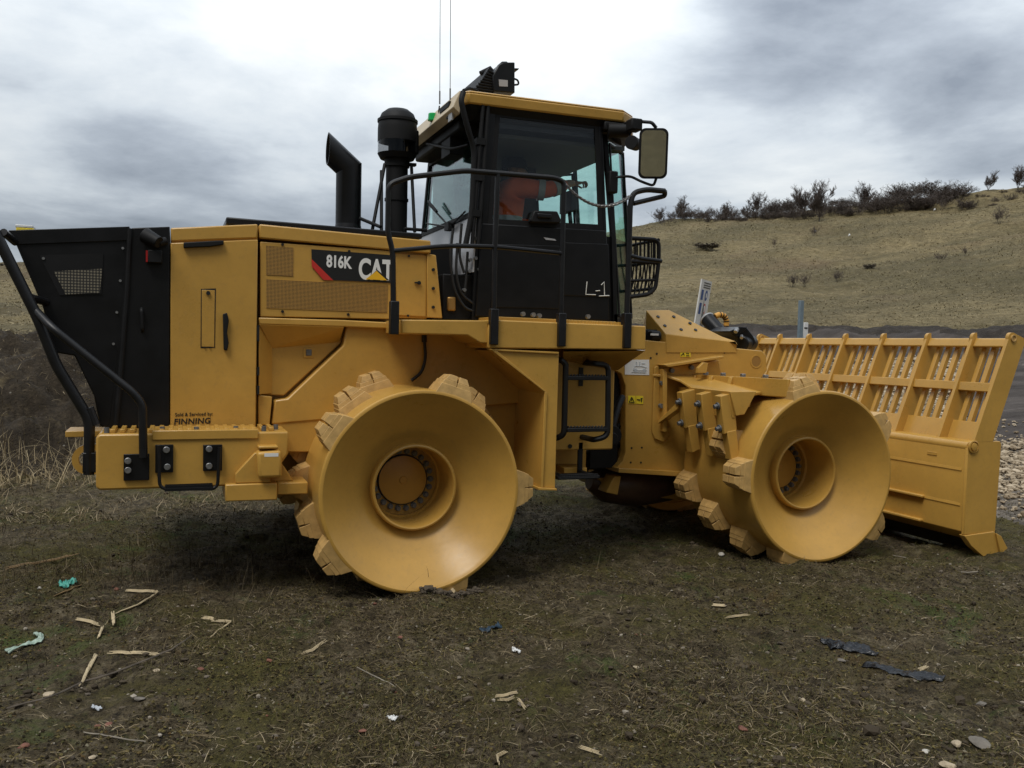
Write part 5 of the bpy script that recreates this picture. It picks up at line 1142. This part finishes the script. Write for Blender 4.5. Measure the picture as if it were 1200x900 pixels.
# crumbs of moss and soil that give the ground its grain
MOSS = rndcol('moss_crumb', [(0, (.014, .010, .005)), (.4, (.042, .031, .014)), (.65, (.095, .076, .026)), (.84, (.145, .115, .042)), (.9, (.09, .055, .022)), (.95, (.065, .072, .026)), (1, (.26, .22, .16))])
x, y, r = sample(130000, 3.3, 14, -.62, .62, .85); k = keep(x, y, -.1, 1.6, 58); x, y = x[k], y[k]; n = len(x); z = height(x, y); sz = np.minimum(rg.gamma(2.2, .0023, n)+.0016, .0105)
oc = np.array([[1, 0, 0], [0, 1, 0], [-1, 0, 0], [0, -1, 0], [0, 0, .75], [0, 0, -.75]], float); of = np.array([[0, 1, 4], [1, 2, 4], [2, 3, 4], [3, 0, 4], [1, 0, 5], [2, 1, 5], [3, 2, 5], [0, 3, 5]])
aa = rg.uniform(0, 6.28, n); jit_ = rg.uniform(.55, 1.25, (n, 6, 1)); w_ = oc[None]*jit_*sz[:, None, None]; ca, sa = np.cos(aa)[:, None], np.sin(aa)[:, None]
w_ = np.stack([w_[..., 0]*ca-w_[..., 1]*sa, w_[..., 0]*sa+w_[..., 1]*ca, w_[..., 2]+rg.normal(0, .25, (n, 1))*w_[..., 0]], -1)+np.stack([x, y, z+sz*.2], 1)[:, None]
raw('moss', w_.reshape(-1, 3), (np.arange(n)[:, None, None]*6+of[None]).reshape(-1, 3), MOSS, kind='stuff')
# upright dead weeds near the rear of the machine and behind it
x = np.concatenate([rg.normal(-1.6, .8, 900), rg.uniform(-4, 1.5, 500)]); y = np.concatenate([rg.normal(-.7, .55, 900), rg.uniform(-2.6, 3.5, 500)]); n = len(x)
fibres('dead_weeds', x, y, rg.uniform(.06, .26, n), rg.uniform(.0018, .0035, n), lambda n: rg.uniform(.7, 1.5, n), STEM, .3)
# dry reeds and rough grass in front of and on the bank
x, y, r = sample(900, 11.2, 13.0, -.66, -.40); n = len(x)
fibres('dry_reeds', x, y, rg.gamma(3, .10, n)+.08, rg.uniform(.003, .008, n), lambda n: rg.uniform(.35, 1.35, n), REED, .35)
x, y, r = sample(12000, 9, 24, -.68, -.25); k = keep(x, y, .08, .6, 55); x, y = x[k], y[k]; n = len(x)
fibres('rough_grass', x, y, rg.uniform(.04, .16, n), rg.uniform(.003, .007, n), lambda n: rg.uniform(.1, 1.1, n), STRAW, .5)
# tussocks on the hillside
x, y, r = sample(150000, 22, 150, -.66, .66, .8); k = keep(x, y, -.2, .16, 56) & ((polar(x, y)[2] < 300) | (r > 53.5)); x, y, r = x[k], y[k], r[k]; n = len(x)
HG = rndcol('hill_tussock', [(0, (.17, .14, .08)), (.5, (.26, .212, .12)), (1, (.37, .305, .185))])
fibres('hill_grass', x, y, rg.uniform(.10, .28, n)*(.5+r/130), rg.uniform(.018, .05, n)*(.4+r/110), lambda n: rg.uniform(.05, .7, n), HG, .4, -.02)

# stones
def rock_shape(seed, sub=2):
    import bmesh
    bm = bmesh.new(); bmesh.ops.create_icosphere(bm, subdivisions=sub, radius=1)
    v = np.array([q.co[:] for q in bm.verts]); f = np.array([[w.index for w in q.verts] for q in bm.faces]); bm.free(); g = np.random.default_rng(seed)
    for _ in range(9):
        d = g.normal(size=3); d /= np.linalg.norm(d); c = g.uniform(.45, .85); h = v@d; v = v-np.outer(np.maximum(h-c, 0), d)*.9
    return v*(1+.08*fbm(v[:, 0]*3+seed, v[:, 1]*3+v[:, 2]*2, 2, seed))[:, None], f
SH = [rock_shape(s, 1) for s in range(6)]; SH2 = [rock_shape(s+20, 2) for s in range(5)]
def scatter_rocks(name, x, y, s, mt, shapes, sink=.2):
    Vs, Fs = [], []; off = 0; z = height(x, y)
    for i in range(len(x)):
        v, f = shapes[i % len(shapes)]; a = rg.uniform(0, 6.283); c, s_ = math.cos(a), math.sin(a); sc = s[i]*rg.uniform(.6, 1.15, 3)*(1, 1, .7)
        w = v*sc; w = np.stack([w[:, 0]*c-w[:, 1]*s_, w[:, 0]*s_+w[:, 1]*c, w[:, 2]], 1)+[x[i], y[i], z[i]+s[i]*sink]
        Vs.append(w); Fs.append(f+off); off += len(v)
    return raw(name, np.concatenate(Vs), np.concatenate(Fs), mt, kind='stuff')
PEB = rndcol('pebble', [(0, (.05, .04, .03)), (.5, (.11, .09, .068)), (.82, (.22, .185, .14)), (.975, (.36, .32, .26)), (.98, (.19, .085, .055)), (1, (.17, .08, .055))])
GRV = rndcol('gravel_stone', [(0, (.18, .135, .085)), (.5, (.35, .28, .19)), (1, (.52, .43, .31))])
x, y, r = sample(3400, 3.3, 13, -.6, .62); scatter_rocks('pebbles', x, y, rg.gamma(1.6, .0034, len(x))+.002, PEB, SH, .25)
x, y, r = sample(48000, 9.0, 38, .24, .64); k = (r > 10.8+2.2*fbm(x*.35, y*.35, 3, 31)+rg.normal(0, .45, len(x))) & (r < np.where(polar(x, y)[2] < 1135, 36, 17.5)+3*fbm(x*.35, y*.35, 4, 31)+rg.normal(0, 1., len(x)))
x, y = x[k], y[k]; scatter_rocks('gravel', x, y, (rg.gamma(5, .0062, len(x))+.009)*np.maximum(1, polar(x, y)[0]/17), GRV, SH, .35)
ROCKM = {'cream': simple('cream_stone', (.42, .34, .23), .85, var=.3, scale=14, bump=.5), 'grey': simple('grey_stone', (.17, .15, .125), .85, var=.35, scale=14, bump=.5), 'brick': simple('brick_red', (.19, .08, .052), .85, var=.3, scale=20, bump=.5), 'white': simple('chalk_stone', (.48, .45, .39), .8, var=.15, scale=20)}
for i, (nm, px_, py_, wpx, hs, mt, lb, ct) in enumerate((
    ('stone', 1121, 874, 17, .55, 'cream', 'cream stone wedge beside the flat grey brown slab, lower right', 'stone'), ('stone', 1148, 873, 32, .35, 'grey', 'flat grey brown slab of stone beside the cream wedge', 'stone'),
    ('stone', 1110, 899, 20, .5, 'cream', 'cream stone cut by the bottom edge of the picture', 'stone'), ('stone', 1150, 826, 17, .3, 'grey', 'pale grey flat stone above the slab at lower right', 'stone'),
    ('stone', 57, 815, 16, .55, 'cream', 'tan stone against the long dark stick', 'stone'), ('stone', 164, 821, 15, .4, 'grey', 'grey stone right of the long dark stick', 'stone'),
    ('brick_fragment', 27, 876, 15, .5, 'brick', 'red brick fragment at the lower left corner', 'brick'), ('brick_fragment', 128, 850, 12, .4, 'brick', 'red brick fragment above the pale twig', 'brick'), ('brick_fragment', 136, 692, 9, .6, 'brick', 'red brick fragment near the bent reed by the teal scrap', 'brick'),
    ('brick_fragment', 425, 858, 11, .6, 'brick', 'red brick fragment in the twig patch below the rear drum', 'brick'), ('brick_fragment', 870, 856, 16, .45, 'brick', 'flat brick fragment in the moss at the bottom', 'brick'), ('brick_fragment', 469, 748, 8, .6, 'brick', 'small red brick chip below the rear drum', 'brick'),
    ('brick_fragment', 235, 785, 9, .5, 'brick', 'pale red brick chip right of the dark stick tip', 'brick'), ('stone', 941, 822, 13, .4, 'cream', 'cream stone below the black plastic film', 'stone'), ('stone', 746, 783, 10, .6, 'cream', 'round tan stone in the middle of the foreground', 'stone'),
    ('stone', 1085, 882, 11, .5, 'white', 'white crumbly stone left of the cream wedge', 'stone'), ('stone', 47, 691, 7, .8, 'white', 'small pale stone below the teal plastic scrap', 'stone'), ('stone', 845, 651, 9, .6, 'white', 'white stone by the foot of the blade', 'stone'),
    ('stone', 184, 787, 11, .5, 'cream', 'tan crumbled stone beneath the long dark stick', 'stone'), ('stone', 108, 889, 10, .6, 'cream', 'small cream stone low in the left foreground', 'stone'), ('stone', 986, 775, 11, .4, 'grey', 'brown stone just left of the lower black film', 'stone'))):
    p = on_ground(px_, py_); k = (p-CAM).dot(FW)/F_PX; v, f = SH2[i % 5]; w = wpx*k/2
    a = .5+i; c_, s_ = math.cos(a), math.sin(a); q = v*[w, w*.85, w*hs]; q = np.stack([q[:, 0]*c_-q[:, 1]*s_, q[:, 0]*s_+q[:, 1]*c_, q[:, 2]], 1)
    o = raw(nm, q, f, ROCKM[mt]); o.location = p+Vector((0, 0, w*hs*.35)); tag(o, lb, ct)
# clods heaped against the rear drum
x = rg.uniform(-.02, .40, 260); y = rg.normal(-1.70, .035, 260); scatter_rocks('soil_clods', x, y, rg.gamma(2.5, .005, 260)+.004, simple('clod', (.085, .066, .045), .95, var=.4, scale=20), SH, .6)
x, y, r = sample(5000, 3.3, 11, -.6, .62); k = keep(x, y, .05, 1.1, 57); x, y = x[k], y[k]; scatter_rocks('soil_crumbs', x, y, rg.gamma(2., .005, len(x))+.003, rndcol('soil_crumb', [(0, (.03, .022, .013)), (.6, (.06, .046, .03)), (1, (.10, .08, .055))]), SH, .3)

# reed stalks, twigs and scraps
PALE = simple('pale_reed', (.50, .40, .24), .7, var=.3, scale=22); BROWN = simple('brown_leaf', (.27, .18, .085), .75, var=.3, scale=18); STICK = simple('dark_stick', (.13, .105, .08), .9, var=.5, scale=12); GTW = simple('grey_twig', (.27, .235, .185), .85, var=.35, scale=15)
def stalk(name, paths, wpx, mt, lb, flat=.4, lift=.010):
    """split dry stalk: a few thin flattened strands lying side by side"""
    m = MB()
    for pa in paths:
        P = [on_ground(*q) for q in pa]; k = (P[0]-CAM).dot(FW)/F_PX; w = wpx*k*.5; thin = mt in (STICK, GTW)
        d0 = (P[-1]-P[0]).normalized(); sd0 = Vector((-d0.y, d0.x, 0)).normalized()
        for st_ in range(1 if thin else 3):
            t0, t1 = (0, 1) if st_ == 0 else (rnd.uniform(0, .12), rnd.uniform(.85, 1.0)); Pf = []; off = (st_-1)*w*.5*(not thin); n = 16; ph = rnd.uniform(0, 6)
            for i in range(n):
                t = (t0+(t1-t0)*i/(n-1))*(len(P)-1); a = min(int(t), len(P)-2); p = P[a].lerp(P[a+1], t-a)
                p = p+sd0*(off*(1+.25*math.sin(2*t+ph))+rnd.uniform(-1, 1)*w*(.25 if thin else .05)); Pf.append(Vector((p.x, p.y, (P[a].z+(P[a+1].z-P[a].z)*(t-a))*.7+gz(p.x, p.y)*.3+lift+.004*st_)))
            rr = w*(.6 if thin else .46)
            rs = [rr*(.45+.55*math.sin(math.pi*(.14+.72*i/(n-1)))) for i in range(n)]; m.tube(Pf, rs, n=5)
    return tag(m.build(name, mt, sharp=25), lb, 'stick' if 'stick' in name or 'twig' in name else 'reed')
stalk('dead_leaf', [[(6, 669), (48, 661), (92, 650)]], 4, BROWN, 'long brown leaf blade lying at the left edge above the teal scrap')
stalk('reed_stalk', [[(147, 694.5), (186, 695.5)], [(187, 695), (160, 712), (134, 722)], [(132, 719), (133.5, 735)]], 4.2, PALE, 'pale reed bent sharply into a Z below the teal scrap')
stalk('reed_stalk', [[(89, 728), (104, 731), (118, 735)], [(120, 737), (115.5, 750)]], 4, PALE, 'short split reed left of centre of the left litter, above the straight one')
stalk('reed_stalk', [[(237, 726), (252, 729)], [(249, 730), (270, 731.5), (248, 748)]], 4.2, PALE, 'pale reed folded into a hook at the tip of the dark stick')
stalk('reed_stalk', [[(126, 767.5), (160, 768), (190, 769.5)]], 4, PALE, 'straight pale reed lying level above the dark stick')
stalk('reed_stalk', [[(112, 769), (94, 806)], [(113, 771), (104, 790)]], 4.5, PALE, 'frayed pale reed pointing down onto the dark stick')
stalk('long_stick', [[(8, 836), (60, 822), (100, 803), (142, 790), (182, 774), (205, 763), (224, 749)]], 4.5, STICK, 'long thin dark stick running across the left foreground', lift=.02)
stalk('twig', [[(98, 861), (135, 867), (171, 872)]], 3.2, GTW, 'greyish twig lying alone at the bottom left')
stalk('dead_leaf', [[(96, 688), (82, 694), (64, 701)]], 4, BROWN, 'short brown leaf blade just below the teal scrap')
stalk('twig', [[(418, 784), (440, 795), (464, 808)]], 2.2, GTW, 'thin straight twig below the rear drum')
stalk('twig', [[(521, 686), (533, 700)]], 4.5, PALE, 'stubby pale stick leaning by the foot of the rear drum', lift=.03)
stalk('twig', [[(499, 696), (520, 695)], [(536, 700), (552, 696)]], 2.4, GTW, 'pair of grey twigs at the foot of the rear drum')
stalk('reed_stalk', [[(580, 820), (607, 814)], [(583, 823), (595, 824), (603, 820)], [(607, 822), (616, 834)]], 2.8, PALE, 'cluster of broken pale straw at bottom centre')
stalk('reed_stalk', [[(584, 899), (583, 890), (594, 884)]], 4, PALE, 'curled pale straw cut by the bottom edge')
stalk('twig', [[(678, 878), (706, 888)]], 3, PALE, 'pale splinter at the bottom right of centre')
stalk('twig', [[(849, 726), (879, 722)]], 2, PALE, 'thin pale straw lying below the front drum')
stalk('twig', [[(834, 711), (850, 712)]], 4, PALE, 'stubby pale chip below the front drum')
stalk('twig', [[(353, 768), (366, 765), (383, 753)]], 2.6, PALE, 'small bent pale straw below the left of the rear drum')
stalk('twig', [[(1077, 788), (1087, 783)]], 4, PALE, 'pale wood chip lying on the lower black film')
stalk('twig', [[(1046, 652), (1062, 655)]], 2, GTW, 'grey twig near the corner of the blade'); stalk('twig', [[(1126, 672), (1146, 671)]], 3, GTW, 'pale grey stick right of the blade foot')
def film(name, path, wpx, mt, lb, cat_, amp=.02, seed=0):
    """thin crumpled sheet lying on the ground: folds run along it, ragged outline"""
    P = [on_ground(*q) for q in path]; k = (P[0]-CAM).dot(FW)/F_PX; n, mm = 44, 16; Vv = []; tot = len(P)-1
    F1 = lambda a, b, o=2: float(fbm(np.array([a+seed*3.7]), np.array([b-seed*1.3]), o, seed)[0])
    for i in range(n):
        t = i/(n-1)*tot; j = min(int(t), tot-1); c = P[j].lerp(P[j+1], t-j); d = (P[min(j+1, tot)]-P[j]).normalized(); s = Vector((-d.y, d.x, 0)).normalized(); w = wpx(t/tot)*k/2*2.4
        w0, w1 = w*(1+.8*F1(i*.16, 3)), w*(1+.8*F1(i*.16, 9))
        for q in range(mm):
            v = (q/(mm-1)-.5)*2; o = v*(w1 if v > 0 else w0)+F1(i*.09, 20)*w*.5
            a, b = c.x+s.x*o, c.y+s.y*o
            Vv.append((a, b, gz(a, b)+.006+amp*max(0, .35+abs(F1(i*.13, q*.33, 3))*1.8-.35*v*v)))
    Fq = [(i*mm+q, i*mm+q+1, (i+1)*mm+q+1, (i+1)*mm+q) for i in range(n-1) for q in range(mm-1)]
    o = raw(name, Vv, Fq, mt, smooth=True); s = o.modifiers.new('thick', 'SOLIDIFY'); s.thickness = .0015; return tag(o, lb, cat_)
FILM = simple('black_film', (.008, .009, .011), .3, var=.3, scale=20, bump=.5, bscale=50)
film('plastic_film', [(962, 752), (985, 757), (1006, 763), (1028, 770)], lambda t: 3+9*math.sin(math.pi*min(1, t*1.05)), FILM, 'crumpled black plastic film, upper of the two black scraps', 'plastic', .018, 3)
film('plastic_film', [(1013, 780), (1045, 786), (1075, 793), (1106, 799)], lambda t: 5+3*math.sin(math.pi*t), FILM, 'long flat black plastic film, lower of the two black scraps', 'plastic', .012, 8)
film('plastic_scrap', [(69, 687), (80, 686), (90, 686)], lambda t: 2+5*math.sin(math.pi*t), simple('teal_plastic', (.07, .36, .29), .5, var=.2, scale=30), 'bright teal plastic scrap on the left', 'plastic', .02, 12)
film('plastic_strip', [(8, 768), (28, 759), (42, 756), (49, 752), (47, 747), (40, 746)], lambda t: 2.4+1.2*math.sin(math.pi*t), simple('pale_green_plastic', (.34, .44, .36), .4, var=.2, scale=30), 'pale green plastic strip curling at the left edge', 'plastic', .02, 15)
film('plastic_wrapper', [(563, 741), (574, 738), (586, 735)], lambda t: 2.5, simple('blue_black_plastic', (.02, .045, .07), .3, var=.3), 'small blue black wrapper below the rear drum', 'plastic', .012, 19)
for q, sd, lb in (((605, 765), 1, 'white crumpled paper scrap in the middle foreground'), ((460, 844), 2, 'white paper scrap at bottom centre'), ((113, 832), 3, 'grey white paper scrap below the dark stick')):
    film('paper_scrap', [(q[0]-5, q[1]-1), (q[0], q[1]), (q[0]+5, q[1]+2)], lambda t: 2, WHITE if sd < 3 else DECS, lb, 'paper', .012, 30+sd)
for q, lb in (((955, 273), 'white litter bag beneath the largest crest tree'), ((995, 277), 'white litter scrap on the slope below the scrub'), ((1095, 247), 'white litter scrap under the dark hedge')):
    p = on_ground(*q, rmin=20); k = (p-CAM).dot(FW)/F_PX; v, f = SH2[1]; o = raw('litter_bag', v*[1.6*k, 1.6*k, 2.2*k], f, WHITE); o.location = p+Vector((0, 0, k)); tag(o, lb, 'litter')

# ------------------------------------------------------------------ sign and marker post behind the machine
sg = tag(empty('safety_sign'), 'narrow looking white site safety sign with blue and red circles behind the machine', 'sign')
c = at(825, 352, Y=4.5); vd = (c-CAM); vd.z = 0; vd.normalize(); rt = Vector((vd.y, -vd.x, 0)); hx = (vd*.93+rt*.24).normalized(); upv = (Vector((0, 0, 1))+rt*.13).normalized(); nn = hx.cross(upv).normalized()
if nn.dot(vd) > 0: nn = -nn
ppm = (c-CAM).dot(FW)/F_PX; hh = 23.5*ppm; ww = 11.5*ppm/abs(hx.dot(rt))/2
def S(u, w, o=0.): return c+hx*(u*ww)+upv*(w*hh)+nn*o
def quad(u0, u1, w0, w1, o, t, name, mt, par): return MB().hexa([S(u0, w0, o), S(u1, w0, o), S(u1, w1, o), S(u0, w1, o)], [S(u0, w0, o+t), S(u1, w0, o+t), S(u1, w1, o+t), S(u0, w1, o+t)]).build(name, mt, par)
pn = quad(-1, 1, -1.3, 1, -.02, .02, 'panel', SIGNW, sg)
def disc(u, w, r, mt, nm, o=.002): MB().hexa([S(u+r*math.cos(t)*hh/ww*.9, w+r*math.sin(t), o) for t in [2*math.pi*i/24 for i in range(24)]], [S(u+r*math.cos(t)*hh/ww*.9, w+r*math.sin(t), o+.002) for t in [2*math.pi*i/24 for i in range(24)]]).build(nm, mt, pn)
disc(.25, .25, .26, DBLUE, 'blue_circle'); disc(.25, .25, .13, SIGNW, 'symbol', .005); disc(.25, -.42, .26, DRED, 'red_ring'); disc(.25, -.42, .17, SIGNW, 'symbol', .005); disc(.1, -1.0, .18, DRED, 'red_ring'); disc(.1, -1.0, .11, SIGNW, 'symbol', .005)
quad(-.75, -.35, .0, .5, .002, .002, 'blue_panel', DBLUE, pn); quad(-.75, -.35, -.7, -.15, .002, .002, 'blue_panel', DBLUE, pn)
for w in (.86, .74, .63): quad(-.5, .8, w-.03, w+.02, .002, .002, 'text_line', DECK, pn)
q = S(0, -1.2, -.05); g_ = gz(q.x, q.y); MB().cyl((q.x, q.y, g_-.1), tuple(S(0, .8, -.05)), .03, n=12).build('sign_post', STEEL, sg)
mp2 = tag(empty('marker_post'), 'blue grey marker post with a white box standing beyond the blade', 'post')
b = on_ground(937, 408, 12, 60); t = at(934.5, 352, Y=b.y); k = (b-CAM).dot(FW)/F_PX; hgt = t.z-b.z; mp2.location = b
m = MB(); m.box(-2.6*k, 2.6*k, -2*k, 2*k, -.2, hgt); m.build('post', simple('blue_grey_post', (.17, .22, .25), .6, var=.2, scale=4), mp2, .01)
p = at(941.5, 386, Y=b.y); m = MB(); m.box(2.8*k, 9*k, -3*k, 3*k, p.z-b.z-11*k, p.z-b.z+8*k); bx = m.build('meter_box', WHITE, mp2, .02); MB().box(3.2*k, 8*k, -3.4*k, -3*k, p.z-b.z+1*k, p.z-b.z+2.4*k).build('box_slot', DECK, bx)
m = MB(); m.box(-3.4*k, 10*k, 2*k, 3*k, p.z-b.z-16*k, p.z-b.z-12*k); m.build('cross_rail', DECS, mp2)

# ------------------------------------------------------------------ overcast sky, veiled sun
SUN_EL, SUN_AZ = R(60), math.atan2(-.66, -.55)       # azimuth measured from +Y towards +X
sd = Vector((math.sin(SUN_AZ)*math.cos(SUN_EL), math.cos(SUN_AZ)*math.cos(SUN_EL), math.sin(SUN_EL)))
ld = bpy.data.lights.new('sun', 'SUN'); ld.energy = 1.5; ld.angle = R(25); ld.color = (1, .965, .91)
lo = bpy.data.objects.new('sun', ld); COL.objects.link(lo); lo.rotation_euler = (-sd).to_track_quat('-Z', 'Y').to_euler(); lo.location = (0, 0, 30)
w = bpy.data.worlds.new('World'); SC.world = w; w.use_nodes = True; N, L = w.node_tree.nodes, w.node_tree.links
bg = N['Background']; out = N['World Output']
sky = N.new('ShaderNodeTexSky'); sky.sky_type = 'NISHITA'; sky.sun_disc = False; sky.sun_elevation = SUN_EL; sky.sun_rotation = SUN_AZ
L.new(sky.outputs[0], bg.inputs['Color']); bg.inputs['Strength'].default_value = .08
tc = N.new('ShaderNodeTexCoord'); sp = N.new('ShaderNodeSeparateXYZ'); L.new(tc.outputs['Generated'], sp.inputs[0])
def mth(op, a, b=None, clamp=False):
    n = N.new('ShaderNodeMath'); n.operation = op; n.use_clamp = clamp
    for i, v in enumerate((a, b)):
        if v is None: continue
        if isinstance(v, (int, float)): n.inputs[i].default_value = v
        else: L.new(v, n.inputs[i])
    return n.outputs[0]
zc = mth('ADD', mth('MAXIMUM', sp.outputs['Z'], .0), .16)
cb = N.new('ShaderNodeCombineXYZ'); L.new(mth('DIVIDE', sp.outputs['X'], zc), cb.inputs[0]); L.new(mth('DIVIDE', sp.outputs['Y'], zc), cb.inputs[1])
def dirf(px_, py_, power):
    d = (FW+RT*((px_-600)/F_PX)-UP*((py_-450)/F_PX)).normalized(); v = N.new('ShaderNodeVectorMath'); v.operation = 'DOT_PRODUCT'; L.new(tc.outputs['Generated'], v.inputs[0]); v.inputs[1].default_value = d
    return mth('POWER', mth('MAXIMUM', v.outputs['Value'], 0.), power)
n1 = noise(N, L, cb.outputs[0], .62, 9, .56, .35); n2 = noise(N, L, cb.outputs[0], 1.9, 8, .6, .2)
f = mth('ADD', mth('MULTIPLY', mth('ADD', mth('MULTIPLY', n1, .76), mth('MULTIPLY', n2, .24)), 1.55), -.275)
for (a, b_, pw, amt) in ((470, 10, 60, .12), (1000, 190, 70, .34), (40, 20, 60, .13), (150, 190, 70, -.16), (930, 20, 160, -.30), (1140, 120, 300, -.20), (1130, 30, 90, -.10), (760, 150, 90, .08), (620, 30, 90, .07)):
    f = mth('ADD', f, mth('MULTIPLY', dirf(a, b_, pw), amt))
col = ramp(N, L, f, [(.30, (.225, .255, .30)), (.43, (.375, .415, .465)), (.53, (.535, .58, .62)), (.66, (.70, .73, .74)), (.82, (.83, .835, .82))])
vv = N.new('ShaderNodeVectorMath'); vv.operation = 'DOT_PRODUCT'; L.new(tc.outputs['Generated'], vv.inputs[0]); vv.inputs[1].default_value = (SY, CY, 0)
zen = mth('MULTIPLY', mth('ADD', mth('MULTIPLY', mth('MAXIMUM', sp.outputs['Z'], 0.), 1.45), .42), mth('ADD', mth('MULTIPLY', vv.outputs['Value'], .63), .90))
bg2 = N.new('ShaderNodeBackground'); L.new(col, bg2.inputs['Color']); L.new(zen, bg2.inputs['Strength'])
mxs = N.new('ShaderNodeMixShader'); mxs.inputs[0].default_value = .9; L.new(bg.outputs[0], mxs.inputs[1]); L.new(bg2.outputs[0], mxs.inputs[2]); L.new(mxs.outputs[0], out.inputs['Surface'])
SC.view_settings.view_transform = 'Standard'; SC.view_settings.look = 'None'; SC.view_settings.exposure = .33; SC.view_settings.gamma = 1
SC.view_settings.use_curve_mapping = False
SC.render.engine = 'CYCLES'; SC.cycles.max_bounces = 8; SC.cycles.transparent_max_bounces = 12
